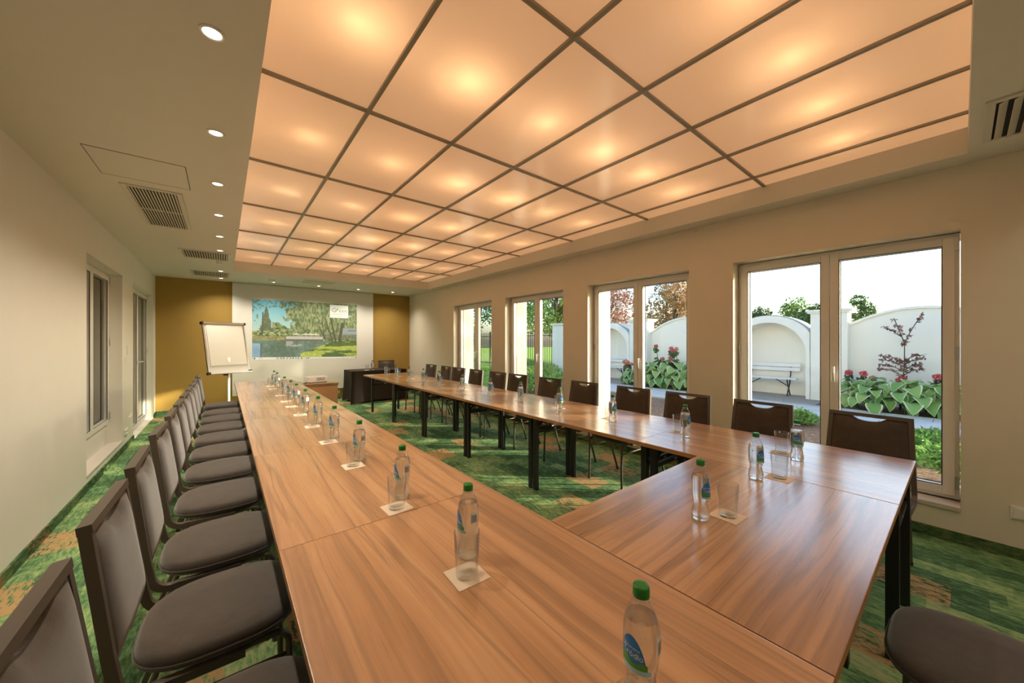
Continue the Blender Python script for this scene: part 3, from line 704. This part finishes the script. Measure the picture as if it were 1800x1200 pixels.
# ------------------------------------------------------------------ bottles, glasses, coasters
TZ = .743
def bottle_prof(s=0.0):
    return [(.020, .004), (.027, .0), (.0305, .006), (.0318, .018), (.0305, .034), (.0268, .050), (.0252, .062), (.0275, .078), (.0312, .094), (.0322, .110), (.0318, .118), (.0322, .126), (.0318, .134), (.0322, .142), (.0316, .152), (.0285, .166), (.0225, .182), (.0165, .194), (.0128, .202)]
def petal(a, z): return 1 + (.075 * (abs(math.cos(2.5 * a)) - .5) * max(0, 1 - z / .035))
def make_bottle():
    t = thing('water_bottle', '', 'bottle')
    pr = bottle_prof(); MB().lathe(pr + [(.0125, .207)], 30, mod=petal, capt=False).build('bottle_body', M['thin_bottle_plastic'], t)
    w = [(max(r - .0009, .002), z + (.001 if z < .01 else 0)) for r, z in pr if z < .176]; MB().lathe(w + [(w[-1][0] * .98, w[-1][1] + .001)], 30, mod=petal).build('water', M['water'], t)
    cp = MB().lathe([(.0148, .2035), (.0150, .206), (.0150, .219), (.0138, .2225), (.008, .2232)], 24, mod=lambda a, z: 1 + .012 * math.cos(20 * a)); cp.build('cap', M['greencap'], t)
    MB().lathe([(.0140, .1995), (.0165, .2000), (.0165, .2020), (.0140, .2025)], 20).build('neck_ring', M['thin_bottle_plastic'], t)
    R = .0332
    def wrap(name, fn, nu, nv, mat, parent, r=R):
        b = MB(); g = [[b.b.verts.new((lambda a, z: (r * math.cos(a), r * math.sin(a), z))(*fn(i / nu, j / nv))) for i in range(nu + 1)] for j in range(nv + 1)]
        for j in range(nv):
            for i in range(nu):
                f = b.face([g[j][i], g[j][i + 1], g[j + 1][i + 1], g[j + 1][i]]); f.smooth = True
        return b.build(name, mat, parent)
    # label drawn round angle 0: leaf shape of blue sky over a green hill with a pale band
    def leaf(u, v, a0, a1, zlo, zhi):
        a = a0 + (a1 - a0) * u; return a, zlo(u) + (zhi(u) - zlo(u)) * v
    top = lambda u: .094 + .054 * max(0, math.sin(PI * min(1, u * .92 + .12))) ** .6
    lab = wrap('label', lambda u, v: leaf(u, v, -.75, .75, lambda q: .096 + .006 * q, top), 14, 6, M['labelblue'], t)
    wrap('label_hill', lambda u, v: leaf(u, v, -.75, .75, lambda q: .092, lambda q: .100 + .010 * (1 - q) + .004 * math.sin(9 * q)), 14, 2, M['labelgreen'], lab, R + .0002)
    wrap('label_band', lambda u, v: leaf(u, v, -.70, .95, lambda q: .084 + .005 * (1 - q) ** 2, lambda q: .092 + .004 * (1 - q) ** 2), 12, 2, M['labelsky'], lab, R + .0003)
    wrap('back_label', lambda u, v: leaf(u, v, 1.35, 2.2, lambda q: .112, lambda q: .145), 8, 2, M['labelwhite'], t)
    for k in range(7): wrap('barcode_bar', lambda u, v, k=k: (1.45 + .09 * k + .04 * u, .115 + .022 * v), 1, 1, M['ink'], t.children[-1] if False else lab, R + .0003)
    def ctext(body, a0, z, size, width, mat):
        me = text_mesh(body, size, mat, width)
        for v in me.vertices:
            a = a0 + v.co.x / R; v.co = Vector(((R + .0005) * math.cos(a), (R + .0005) * math.sin(a), z + v.co.y - .16 * v.co.x))
        link('lettering', me, lab)
    ctext('Źródło', -.62, .114, .0155, .038, M['labelwhite']); ctext('Naturalne', -.60, .128, .0065, .032, M['labelwhite']); ctext('500 ml', -.2, .078, .006, .016, M['ink'])
    return t
def make_tumbler():
    o = MB().lathe([(.002, .0), (.030, .0), (.0315, .003), (.0365, .125), (.0352, .1257), (.0341, .125), (.0295, .014), (.026, .011), (.002, .010)], 28).build('drinking_glass', M['drinking_glass']); o['category'] = 'glass'; return o
def make_coaster():
    o = MB().prism([(-.05, -.05), (.05, -.05), (.05, .036), (.036, .05), (-.05, .05)], 'z', 0, .0016).build('paper_coaster', M['coaster']); o['category'] = 'coaster'; return o
bt, gls, cst = make_bottle(), make_tumbler(), make_coaster()
first = [True]
def setting(bx, by, gx_, gy_, where, rz, glass=True, group=('', '', '')):
    f = first[0]; first[0] = False
    b = bt if f else dup(bt); b.location = (bx, by, TZ); b.rotation_euler = (0, 0, rz); b['label'] = 'clear water bottle with green cap, ' + where; b['group'] = group[0]
    g = gls if f else gls.copy(); c = cst if f else cst.copy()
    if not f: C.objects.link(g); C.objects.link(c)
    c.location = (gx_, gy_, TZ); c.rotation_euler = (0, 0, random.uniform(-.06, .06)); g.location = (gx_, gy_, TZ + .0017)
    g['label'] = 'empty drinking glass on a coaster, ' + where; c['label'] = 'square peach paper coaster, ' + where
    g['group'], c['group'] = group[1], group[2]
grpL = ('water bottles on the plain-wall row', 'glasses on the plain-wall row', 'coasters on the plain-wall row'); grpR = ('water bottles on the window row', 'glasses on the window row', 'coasters on the window row'); grpN = ('water bottles on the joining table', 'glasses on the joining table', 'coasters on the joining table')
for k, y in enumerate((.365, .96, 1.49, 2.11, 2.69, 3.24, 3.81, 4.34, 4.75, 5.28, 6.06, 6.45)):
    # facing angle: labels look back along the row towards the near end
    a = math.atan2(-y, -.6); setting(.595, y, .541 if k else .49, y - (.08 if k else .06), '%s from the near end of the plain-wall table row' % ORD[k], (a - .42) if k == 0 else a - .95 + random.uniform(-.25, .15), group=grpL)
for k, y in enumerate((.575, 1.2, 1.8, 2.4, 2.98, 3.55, 4.2, 4.87, 5.41, 5.98, 6.56, 7.12)):
    a = math.atan2(-y, -2.5); setting(2.51, y, 2.585, y + .09, '%s from the near end of the window-side table row' % ORD[k], a + (.1 if k == 0 else random.uniform(.5, 1.2)), group=grpR)
setting(2.01, .62, 2.11, .552, 'at the window end of the joining table', math.atan2(-.62, -2.01) + .85, group=grpN)
setting(1.395, .61, 1.50, .555, 'at the middle of the joining table', math.atan2(-.61, -1.4) + .85, group=grpN)

# ------------------------------------------------------------------ presenter corner
prt = thing('covered_table', 'dark brown stretch-cloth covered table near the mustard wall', 'table', (2.85, 8.78, 0))
hx, hy, H = .63, .33, .72
m = MB(); N = 12; lv = 8; rings = []
for j in range(lv + 1):
    z = H * j / lv; flare = .035 * (1 - j / lv) ** 2; ring_ = []
    for (ax, ay, bx_, by_) in ((-hx, -hy, hx, -hy), (hx, -hy, hx, hy), (hx, hy, -hx, hy), (-hx, hy, -hx, -hy)):
        for k in range(N):
            f = k / N; x = ax + (bx_ - ax) * f; y = ay + (by_ - ay) * f; s = 4 * f * (1 - f); inw = .10 * s * (1 - abs(2 * j / lv - .85) ** 2) if 0 < j < lv else (.05 * s if j == 0 else 0)
            nx_, ny_ = (by_ - ay), -(bx_ - ax); ln = math.hypot(nx_, ny_); nx_, ny_ = nx_ / ln, ny_ / ln
            zz = z + (.05 * s if j == 0 else 0)
            x += math.copysign(flare, x) * (1 if k == 0 else (1 - s)); y += math.copysign(flare, y) * (1 - s)
            ring_.append(m.b.verts.new((x - nx_ * inw * .6, y - ny_ * inw * .6, zz)))
    rings.append(ring_)
for A, B in zip(rings, rings[1:]):
    for k in range(4 * N):
        f = m.face([A[k], A[(k + 1) % (4 * N)], B[(k + 1) % (4 * N)], B[k]]); f.smooth = True
m.build('stretch_cover', M['cover'], prt)
MB().box(-hx, hx, -hy, hy, H - .004, H + .012, .006).build('top', M['cover'], prt)
b = dup(bt); b.location = (2.70, 8.55, H + .012); b.rotation_euler = (0, 0, 2.0); b['label'] = 'clear water bottle standing on the dark covered table'; b['group'] = 'bottle on the covered table'
for k, (dx, nm) in enumerate(((-.10, 'outer'), (-.03, 'inner'))):
    g = gls.copy(); c = cst.copy(); C.objects.link(g); C.objects.link(c)
    if k: 
        g.location = (2.60, 8.62, H + .0137); c.location = (2.60, 8.62, H + .012)
        g['label'] = 'empty drinking glass on the dark covered table'; c['label'] = 'paper coaster on the dark covered table'; g['group'] = 'glass on the covered table'; c['group'] = 'coaster on the covered table'
    else: bpy.data.objects.remove(g); bpy.data.objects.remove(c)
# projector on a low wooden cabinet
cab = thing('projector_cabinet', 'wood-laminate cabinet beside the plain-wall table row carrying the projector', 'cabinet', (1.225, 6.62, 0))
MB().box(-.265, .235, -.30, .30, .70, .735, .003).build('top', M['walnut_laminate'], cab)
MB().box(-.255, .225, -.29, -.268, .03, .70, .002).build('front_panel', M['walnut_laminate'], cab)
for s in (-.255, .205): MB().box(s, s + .02, -.267, .29, .0, .70, .002).build('side_panel', M['walnut_laminate'], cab)
MB().box(-.234, .204, -.267, .29, .35, .37, .002).build('shelf', M['walnut_laminate'], cab)
prj = thing('projector', 'white box projector on the small cabinet facing the screen', 'projector', (1.19, 6.62, .735), .1)
MB().box(-.15, .15, -.11, .11, .012, .095, .012).build('housing', M['whitepl'], prj)
q = MB().tube([(.07, .105, .055), (.07, .13, .055)], .028, 20).build('lens_barrel', M['blackpl'], prj); MB().tube([(.07, .128, .055), (.07, .132, .055)], .022, 20).build('lens', M['drinking_glass'], q)
for sx_ in (-.12, .12):
    for sy in (-.08, .08): MB().lathe([(.010, 0), (.010, .013)], 10, (sx_, sy, 0)).build('foot', M['blackpl'], prj)
v_ = MB()
for k in range(6): v_.box(-.02 + .02 * k, -.012 + .02 * k, -.1115, -.109, .03, .08)
v_.build('vent_slots', M['gasket'], prj)
tag(MB().tube([(1.02, 6.40, .742), (.985, 6.48, .742), (1.0, 6.56, .742), (1.03, 6.53, .742)], .005, 8).build('cable', M['blackpl']), 'short black cable lying beside the projector', 'cable')

# flip chart
fc = thing('flip_chart', 'white flip chart easel with paper pad in front of the screen corner', 'flip chart', (.10, 8.42, 0), .50)
tilt = Matrix.Translation((0, 0, .83)) @ Matrix.Rotation(-.22, 4, 'X')
def fbox(name, b, mat, par=fc, bev=.004):
    o = MB().box(*b, bev, mat=tilt).build(name, mat, par); return o
fbox('board', (-.32, .32, .0, .02, .0, .93), M['board'])
fbox('side_rail', (-.345, -.32, -.006, .026, .0, .93), M['steel']); fbox('side_rail', (.32, .345, -.006, .026, .0, .93), M['steel'])
cl = fbox('pad_clamp', (-.335, .335, -.03, .03, .905, .94), M['steel'])
for s in (-1, 1): fbox('clamp_end', (min(s * .335, s * .365), max(s * .335, s * .365), -.034, .032, .90, .945), M['blackpl'], cl)
fbox('paper_pad', (-.295, .305, -.012, -.001, .14, .902), M['paper'], fc, .001)
tr_ = fbox('pen_tray', (-.34, .34, -.07, .0, -.022, -.004), M['steel'])
for s in (-1, 1): fbox('corner_cap', (min(s * .32, s * .365), max(s * .32, s * .365), -.03, .03, -.02, .025), M['blackpl'], tr_)
MB().tube([(0, .05, .03), (0, .05, 1.1)], .022, 14).build('column', M['whitepl'], fc)
MB().tube([(-.02, .05, .79), (-.085, .04, .79)], .016, 10).build('clamp_knob', M['blackpl'], fc)
for k in range(5):
    a = 2 * PI * k / 5 + .3; MB().beam((0, .05, .045), (.30 * math.cos(a), .05 + .30 * math.sin(a), .018), .04, .022).build('base_leg', M['whitepl'], fc)
    MB().lathe([(.018, .0), (.018, .012), (.012, .02)], 10, (.29 * math.cos(a), .05 + .29 * math.sin(a), 0)).build('caster', M['blackpl'], fc)

# ------------------------------------------------------------------ garden
gnd = struct(MB().box(XO, 60, -30, 60, -.4, -.02).build('ground', M['mown_lawn']))
struct(MB().box(XO + .03, 8.36, -8, 9.0, -.1, -.004).build('mulch_ground', M['bark_mulch']))
struct(MB().box(9.9, 11.6, -8, 10.2, -.1, -.006).build('bed_ground', M['bark_mulch']))
struct(MB().box(9.92, 12.0, 2.0, 4.3, -.1, .004).build('alcove_ground', M['pea_gravel'])); struct(MB().box(9.92, 12.0, 7.0, 9.3, -.1, .004).build('alcove_ground', M['pea_gravel']))
path = struct(MB().box(8.36, 9.9, -6, 12, -.1, -.014).build('path', M['kerb']))
pme_ = MB().box(-.187, .187, -.296, .296, -.03, .012, .006).mesh('paving_slab', M['concrete_slab'])
for i in range(4):
    for j in range(19): link('paving_slab', pme_, path, (8.36 + .095 + .1 + .385 * i, -1.5 + .6 * j + .3 * (i % 2), random.uniform(-.002, .002)))
for x in (8.36, 9.9):
    for j in range(12): link('kerb_stone', MB().box(-.03, .03, -.495, .495, -.08, .03, .006).mesh('kerb_stone', M['kerb']), path, (x, -1.5 + j, 0))

def arch_wall(yc, half, zt, curv, label):
    t = thing('arched_garden_wall', label, 'garden wall', (11.25, yc, 0)); t['kind'] = 'structure'
    ys = [-half + 2 * half * k / 24 for k in range(25)]
    MB().prism([(-half, -.1)] + [(half, -.1)] + [(y, zt - .05 - curv * y * y) for y in ys[::-1]], 'x', 0, .3).build('wall_panel', M['garden'], t)
    MB().band([(y, zt - .05 - curv * y * y) for y in ys], [(y, zt - curv * y * y) for y in ys], -.045, .345).build('coping', M['garden'], t)
def pillar(y0, y1, label):
    t = thing('garden_pillar', label, 'pillar', (11.0, (y0 + y1) / 2, 0)); t['kind'] = 'structure'; h = (y1 - y0) / 2
    MB().box(0, .46, -h, h, -.1, 2.06, .01).build('shaft', M['garden'], t)
    MB().box(-.05, .51, -h - .05, h + .05, 2.06, 2.10, .006).build('cap_moulding', M['garden'], t); MB().box(-.08, .54, -h - .08, h + .08, 2.10, 2.145, .006).build('cap', M['garden'], t)
def alcove(y0, y1, label, side):
    yc = (y0 + y1) / 2; hw = (y1 - y0) / 2
    t = thing('garden_alcove', label, 'alcove', (11.0, yc, 0))
    el = lambda w, zt, z0, n=24: [(w * math.cos(PI * k / n), z0 + (zt - z0) * math.sin(PI * k / n)) for k in range(n + 1)]
    inn = el(hw - .08, 1.885, 1.12); cl_ = lambda L: [(max(-hw + .004, min(hw - .004, a)), b) for a, b in L]; out = cl_(el(hw + .16, 2.06, 1.12))
    MB().prism([(-hw - .0, -.1), (hw, -.1)] + el(hw, 1.96, 1.15), 'x', .60, .75).build('back_wall', M['garden'], t)
    MB().band(inn, out, .0, .16).build('arch_rim', M['garden'], t)
    MB().band(inn, el(hw - .02, 1.95, 1.12), .16, .62).build('vault', M['garden'], t)
    MB().band(out, cl_(el(hw + .19, 2.085, 1.12)), .10, .80).build('roof_flashing', M['flash'], t)
    for s in (-1, 1): MB().box(.0, .62, min(s * (hw - .08), s * hw), max(s * (hw - .08), s * (hw - .004)), -.1, 1.121).build('side_cheek', M['garden'], t)
def bench(y, label):
    t = thing('garden_bench', label, 'bench', (11.38, y, 0))
    L = .62
    MB().box(-.24, .06, -L, L, .43, .465, .006).build('seat_board', M['benchwhite'], t)
    MB().box(.10, .135, -L - .02, L + .02, .63, .72, .006).build('back_slat', M['benchwhite'], t); MB().box(.11, .145, -L - .02, L + .02, .735, .83, .006).build('back_slat', M['benchwhite'], t)
    for s in (-1, 1):
        yy = s * (L - .18)
        MB().tube([(-.20, yy, .43), (-.17, yy, .33), (-.09, yy, .22), (-.02, yy, .12), (.06, yy, .0)], .016, 8).build('iron_leg', M['iron'], t)
        MB().tube([(.04, yy, .43), (.03, yy, .33), (-.05, yy, .22), (-.14, yy, .12), (-.20, yy, .0)], .016, 8).build('iron_leg', M['iron'], t)
        MB().tube([(.04, yy, .43), (.10, yy, .52), (.145, yy, .80)], .014, 8).build('back_support', M['iron'], t)
        MB().tube([(-.08, yy, .24), (-.08, yy * .35, .43)], .012, 8).build('brace', M['iron'], t)
arch_wall(.5, 1.12, 2.135, .27, 'cream garden wall with curved top behind the largest window')
arch_wall(5.30, 1.26, 2.16, .30, 'cream garden wall with curved top in the third window')
arch_wall(9.68, .60, 2.1, .30, 'cream garden wall with curved top beside the iron fence pillar'); arch_wall(-2.6, 1.3, 2.15, .30, 'cream garden wall with curved top beyond the window edge')
pillar(1.60, 2.26, 'square cream garden pillar between curved wall and nearer bench alcove'); pillar(6.54, 7.20, 'square cream garden pillar beside the farther bench alcove'); pillar(10.3, 10.95, 'square cream garden pillar where the iron fence begins'); pillar(-1.27, -.62, 'square cream garden pillar outside past the largest window')
alcove(2.27, 4.02, 'rounded cream alcove with zinc roof edge and white bench, nearer one', 1); alcove(7.21, 9.0, 'rounded cream alcove with bench seen in the third window', 1)
bench(3.20, 'white slatted bench with iron legs in the nearer alcove'); bench(8.1, 'white slatted bench with iron legs in the farther alcove')

# hostas: every leaf a part
def hosta_leaf(mi):
    m = MB(); L, W = .19, .088; n = 7; rows = []
    for i in range(n + 1):
        f = i / n; w = W * (math.sin(PI * f ** .72) ** .75 if 0 < f < 1 else 0.02) ; x = L * f; z = .045 * math.sin(PI * f * .9) - .06 * f * f
        rows.append([m.b.verts.new((x, y * w, z + abs(y) * w * .28)) for y in (-1, -.79, -.4, 0, .4, .79, 1)])
    for a, b in zip(rows, rows[1:]):
        for k in range(6):
            m.mi = 1 if k in (0, 5) else 0; f = m.face([a[k], a[k + 1], b[k + 1], b[k]]); f.smooth = True
    m.mi = 0
    me = m.mesh('leaf', [M['hosta_green'], M['hosta_margin']]); return me
HL = hosta_leaf(0)
def hosta(x, y, s, n, label, g):
    t = thing('hosta_plant', label, 'plant', (x, y, 0), random.random() * 6, g)
    MB().tube([(0, 0, -.02), (.01, 0, .10)], [.03, .015], 8).build('stem', M['mid_green_leaf'], t)
    for k in range(n):
        f = k / n; a = k * 2.4; r = .05 + .17 * f; z = (.40 - .27 * f) * s
        o = link('leaf', HL, t, (r * math.cos(a) * s, r * math.sin(a) * s, z)); o.rotation_euler = (random.uniform(-.35, .35), .15 + .55 * f + random.uniform(-.15, .2), a + random.uniform(-.3, .3)); sc_ = s * random.uniform(.85, 1.25); o.scale = (sc_, sc_ * random.uniform(.9, 1.1), sc_)
k = 0
for i, (x, y, s) in enumerate(((10.22, .12, 1.15), (10.18, .62, 1.2), (10.2, 1.12, 1.1), (10.5, -.1, 1.15), (10.55, .36, 1.2), (10.52, .88, 1.2), (10.5, 1.38, 1.1))):
    hosta(x, y, s * 1.22, 21, '%s large-leaved hosta with cream margins in the bed before the largest window' % ('first', 'second', 'third', 'fourth', 'fifth', 'sixth', 'seventh')[i], 'hostas in the bed by the largest window')
for i, (x, y, s) in enumerate(((10.25, 4.6, 1.2), (10.2, 5.1, 1.25), (10.25, 5.65, 1.25), (10.22, 6.2, 1.2), (10.55, 4.85, 1.5), (10.6, 5.4, 1.6), (10.55, 5.95, 1.55), (10.4, 6.7, 1.0))):
    hosta(x, y, s * 1.15, 20, '%s large-leaved hosta with cream margins in the bed before the third window' % ('first', 'second', 'third', 'fourth', 'fifth', 'sixth', 'seventh', 'eighth')[i], 'hostas in the bed by the third window')

def leaf_cloud(name, pts, size, mat, parent, norm=None, long=1.0):
    """many small real leaves as one stuff part"""
    r = np.random.RandomState(len(pts) + int(size * 1e4)); n = len(pts); P = np.array(pts)
    u = r.normal(size=(n, 3)); u /= np.linalg.norm(u, axis=1)[:, None]; v = np.cross(u, r.normal(size=(n, 3))); v /= np.linalg.norm(v, axis=1)[:, None]
    s = size * (.6 + .8 * r.rand(n))[:, None]
    V = np.stack([P - u * s * long, P + v * s * .5, P + u * s * long, P - v * s * .5], 1).reshape(-1, 3)
    me = bpy.data.meshes.new(name); me.from_pydata(V.tolist(), [], [(4 * i, 4 * i + 1, 4 * i + 2, 4 * i + 3) for i in range(n)]); me.materials.append(mat)
    o = link(name, me, parent); o['kind'] = 'stuff'; return o
def blob_pts(n, blobs, seed, shell=.55):
    r = np.random.RandomState(seed); out = []; vol = np.array([b[3] ** 2 for b in blobs]); vol = vol / vol.sum()
    for b, k in zip(blobs, (vol * n).astype(int)):
        d = r.normal(size=(k, 3)); d /= np.linalg.norm(d, axis=1)[:, None]; q = (shell + (1 - shell) * r.rand(k)) [:, None]
        rr = np.array([b[3], b[3], b[3] * (b[4] if len(b) > 4 else 1)]); out.append(np.array(b[:3]) + d * q * rr)
    return np.concatenate(out)
def tree(label, x, y, h, spread, mat, n, leaf, seed, trunk=.14, base=.35, lift=0, name='garden_tree', cat='tree', grp=None, nb=12):
    t = thing(name, label, cat, (x, y, -.02), 0, grp); r = random.Random(seed); bl = []
    tk = MB(); tk.tube([(0, 0, 0), (.05 * spread, .02, h * .3), (-.03 * spread, .05, h * .6), (0, 0, h * .85)], [trunk, trunk * .8, trunk * .5, trunk * .15], 8)
    for k in range(nb):
        a = r.random() * 6.28; f = base + (1 - base) * (k + .5) / nb; rr = spread * (1 - abs(2 * (f - base) / (1 - base) - .8) ** 2 * .7) * r.uniform(.35, .8)
        p = (rr * math.cos(a), rr * math.sin(a), h * f * .94); bl.append((*p, spread * r.uniform(.30, .5), .8))
        tk.tube([(0, 0, h * max(.2, f - .22)), (p[0] * .6, p[1] * .6, p[2] - .1), p], [trunk * .3, trunk * .18, trunk * .05], 5)
    tk.build('trunk', M['bark'], t); leaf_cloud('foliage', blob_pts(n, bl, seed), leaf, M[mat], t); return t
# trees over the wall
tree('purple-leaved tree rising over the garden wall in the third window', 13.8, 10.2, 4.6, 1.9, 'purple_leaf', 5200, .07, 11, base=.28, nb=20)
tree('russet-leaved round tree behind the curved wall in the third window', 21.0, 10.6, 5.0, 2.4, 'russet_leaf', 5000, .09, 12, base=.2, nb=18)
tree('bare-looking grey brown tree above the russet tree', 23.0, 12.2, 5.6, 2.0, 'dull_leaf', 2200, .08, 13, base=.3, nb=16)
tree('small round tree peeping over the curved wall behind the largest window', 16.5, 2.05, 3.05, .62, 'dark_green_leaf', 1500, .05, 14, trunk=.05, base=.5, nb=10)
for k, (x, y, h, s, mt, lb) in enumerate(((27, 6.2, 3.9, 1.6, 'mid_green_leaf', 'pointed green tree standing tallest over the nearer alcove roof'), (26, 7.7, 3.4, 1.5, 'dark_green_leaf', 'bushy dark tree over the middle of the nearer alcove roof'), (25, 8.9, 3.5, 1.5, 'fresh_green_leaf', 'yellowish tree over the far end of the nearer alcove roof'), (24, 4.7, 3.3, 1.2, 'dark_green_leaf', 'dark green tree beside the nearer pillar top'))):
    tree(lb, x, y, h, s, mt, 2600, .09, 20 + k, base=.3, grp=None)
tree('tall green tree with thick leaning trunk behind the iron fence', 13.0, 16.2, 6.2, 2.6, 'mid_green_leaf', 9000, .075, 31, trunk=.28, base=.42, nb=26)
tree('broad fresh green tree above the white pillar in the second window', 13.6, 13.2, 5.6, 2.3, 'fresh_green_leaf', 8000, .075, 32, trunk=.16, base=.38, nb=24)
tree('dark leafy tree at the far end of the garden', 10.5, 19.5, 6.0, 2.6, 'dark_green_leaf', 7000, .085, 33, trunk=.2, base=.15, nb=22)
tree('fresh green shrub tree seen in the window by the mustard wall', 8.2, 15.0, 4.2, 1.6, 'fresh_green_leaf', 5500, .07, 34, trunk=.1, base=.12, nb=18)
tree('mid green hedge tree beyond the window by the mustard wall', 6.6, 17.5, 4.5, 1.7, 'mid_green_leaf', 5000, .08, 35, trunk=.1, base=.08, nb=18)
tree('unseen leafy tree added past the largest window to shade the sun', 14.5, -3.3, 6.2, 1.5, 'mid_green_leaf', 4200, .085, 41, trunk=.14, base=.5, nb=18)  # out-of-view tree, added to block sun through the farthest window
# young dark-leaved tree in front of the curved wall
t = thing('young_tree', 'thin young tree with dark leaves forked like a Y before the curved wall', 'tree', (10.75, .76, 0)); tk = MB(); pts = []
br = [[(0, 0, 0), (0, -.02, .5), (0, -.05, .95), (0, -.05, 1.35)], [(0, -.05, 1.35), (0, .0, 1.55), (0, .10, 1.88)], [(0, -.05, 1.35), (0, -.13, 1.6), (0, -.30, 1.98)], [(0, .0, 1.5), (.03, .12, 1.62), (.02, .26, 1.72)]]
for z in (.80, .9, 1.0, 1.08): br += [[(0, -.03, z - .1), (.04, .14, z), (.06, .33, z + .02)], [(0, -.03, z - .1), (-.03, -.16, z + .03), (-.05, -.30, z + .05)]]
for b_ in br:
    tk.tube(b_, [.008] * len(b_) if b_ is not br[0] else [.014, .012, .010, .008], 6)
    for p, q in zip(b_, b_[1:]):
        for k in range(12 if b_ is not br[0] else 6):
            f = random.random(); pts.append(tuple(p[i] + (q[i] - p[i]) * f + random.uniform(-.035, .035) for i in range(3)))
tk.build('trunk', M['bark'], t); leaf_cloud('foliage', pts, .042, M['purple_leaf'], t)
# hydrangeas
def hydrangea(x, y, heads, label, g, leaves, n=420):
    t = thing('hydrangea', label, 'shrub', (x, y, 0), 0, g); tk = MB(); bl = []
    for hx_, hy_, hz in heads:
        tk.tube([(0, 0, 0), (hx_ * .5, hy_ * .5, hz * .6), (hx_, hy_, hz)], [.012, .009, .006], 6); bl.append((hx_ * .6, hy_ * .6, hz * .55, .16, 1.3)); bl.append((hx_, hy_, hz - .13, .09))
    tk.build('stem', M['bark'], t)
    leaf_cloud('foliage', blob_pts(n, bl, int(x * 100 + y * 10) % 1000, .3), .05, M[leaves], t)
    for i, (hx_, hy_, hz) in enumerate(heads):
        r = np.random.RandomState(i + 3); d = r.normal(size=(110, 3)); d /= np.linalg.norm(d, axis=1)[:, None]; P = np.array((hx_, hy_, hz)) + d * np.array((.058, .058, .05)) * (.7 + .5 * r.rand(110, 1))
        o = leaf_cloud('flower_head', P, .022, M['pink' if i % 3 < 2 else 'pink2'], t)
hydrangea(10.78, .42, [(-.12, -.14, .72), (0, .32, .66), (.05, -.3, .62)], 'pink hydrangea by the young tree trunk, window-frame side', 'pink hydrangeas', 'dull_leaf')
hydrangea(10.82, 1.28, [(-.15, .02, .71), (-.1, .26, .72), (.05, -.1, .60)], 'pink hydrangea in the corner of bed and nearer pillar', 'pink hydrangeas', 'dark_green_leaf')
hydrangea(10.82, .78, [(.0, .0, .60)], 'reddish hydrangea at the foot of the young tree', 'pink hydrangeas', 'purple_leaf')
hydrangea(10.75, 5.9, [(-.1, .12, 1.24), (-.1, -.1, .85), (.0, -.3, .9)], 'tall pink hydrangea beside the farther pillar', 'pink hydrangeas', 'mid_green_leaf', 700)
hydrangea(10.72, 5.35, [(-.1, .16, 1.18), (-.12, .08, 1.10), (-.1, .0, 1.16), (-.1, .12, .80)], 'pink hydrangea with clustered heads before the third window wall', 'pink hydrangeas', 'dark_green_leaf', 700)
# planter
pl = thing('planter', 'tall dark round planter with salmon flowers by the farther bench', 'planter', (10.55, 6.98, 0))
MB().lathe([(.10, 0), (.12, .1), (.135, .52), (.145, .55), (.125, .55), (.11, .46)], 20).build('pot', M['pot'], pl)
leaf_cloud('foliage', blob_pts(160, [(0, 0, .58, .14, .6)], 5, .2), .04, M['mid_green_leaf'], pl); leaf_cloud('flower_head', blob_pts(330, [(0, .05, .70, .12, .7), (.02, -.08, .64, .11, .7)], 6, .7), .024, M['pink2'], pl)
# junipers and low green shrubs by the building
def low_shrub(x, y, r_, h, mat, n, label, g, leaf=.035):
    t = thing('low_juniper', label, 'shrub', (x, y, 0), 0, g); rr = random.Random(int(x * 31 + y * 17)); bl = []; tk = MB()
    for k in range(9):
        a = rr.random() * 6.28; q = r_ * rr.uniform(.1, .75); p = (q * math.cos(a), q * math.sin(a), h * rr.uniform(.35, .75)); bl.append((*p, r_ * rr.uniform(.28, .45), .75)); tk.tube([(0, 0, 0), (p[0] * .5, p[1] * .5, p[2] * .7), p], [.012, .008, .004], 5)
    tk.build('stem', M['bark'], t); leaf_cloud('foliage', blob_pts(n, bl, int(abs(x * 7 + y * 13)), .35), leaf, M[mat], t, long=1.7)
for k, (x, y, r_, h) in enumerate(((6.9, .30, .36, .30), (6.15, .42, .36, .32), (7.6, 1.72, .36, .26), (5.75, -.05, .38, .36), (7.2, -.35, .4, .32))):
    low_shrub(x, y, r_, h, 'juniper_green', 2200, '%s low feathery green juniper outside the largest window' % ('first', 'second', 'third', 'fourth', 'fifth')[k], 'junipers by the largest window', .022)
for k, (x, y, r_, h) in enumerate(((6.9, 7.2, .7, .55), (7.8, 8.0, .8, .6), (8.6, 9.2, .85, .65), (7.2, 9.0, .8, .6), (6.2, 8.2, .65, .55), (9.6, 10.4, .9, .7), (8.0, 10.4, .9, .7), (10.2, 11.9, .9, .8), (6.0, 9.8, .8, .7))):
    low_shrub(x, y, r_, h, 'fresh_green_leaf' if k % 2 else 'juniper_green', 2000, '%s bright low green shrub in the bed outside the farther windows' % ('first', 'second', 'third', 'fourth', 'fifth', 'sixth', 'seventh', 'eighth', 'ninth')[k], 'low shrubs by the farther windows', .032)
# iron fence
fe = thing('iron_fence', 'dark iron railing fence between pillar and trees in the second window', 'fence', (11.2, 11.0, 0))
bm_ = MB().box(-.010, .010, -.010, .010, .12, 1.85).mesh('fence_bar', M['iron'])
for k in range(52): link('fence_bar', bm_, fe, (0, .14 * k + .05, 0))
for z in (.25, 1.65): MB().box(-.016, .016, 0, 7.3, z - .016, z + .016).build('fence_rail', M['iron'], fe)
for k in range(4): MB().box(-.03, .03, 2.4 * k + .0, 2.4 * k + .06, -.02, 1.9).build('fence_post', M['iron'], fe)
bpy.context.view_layer.update()
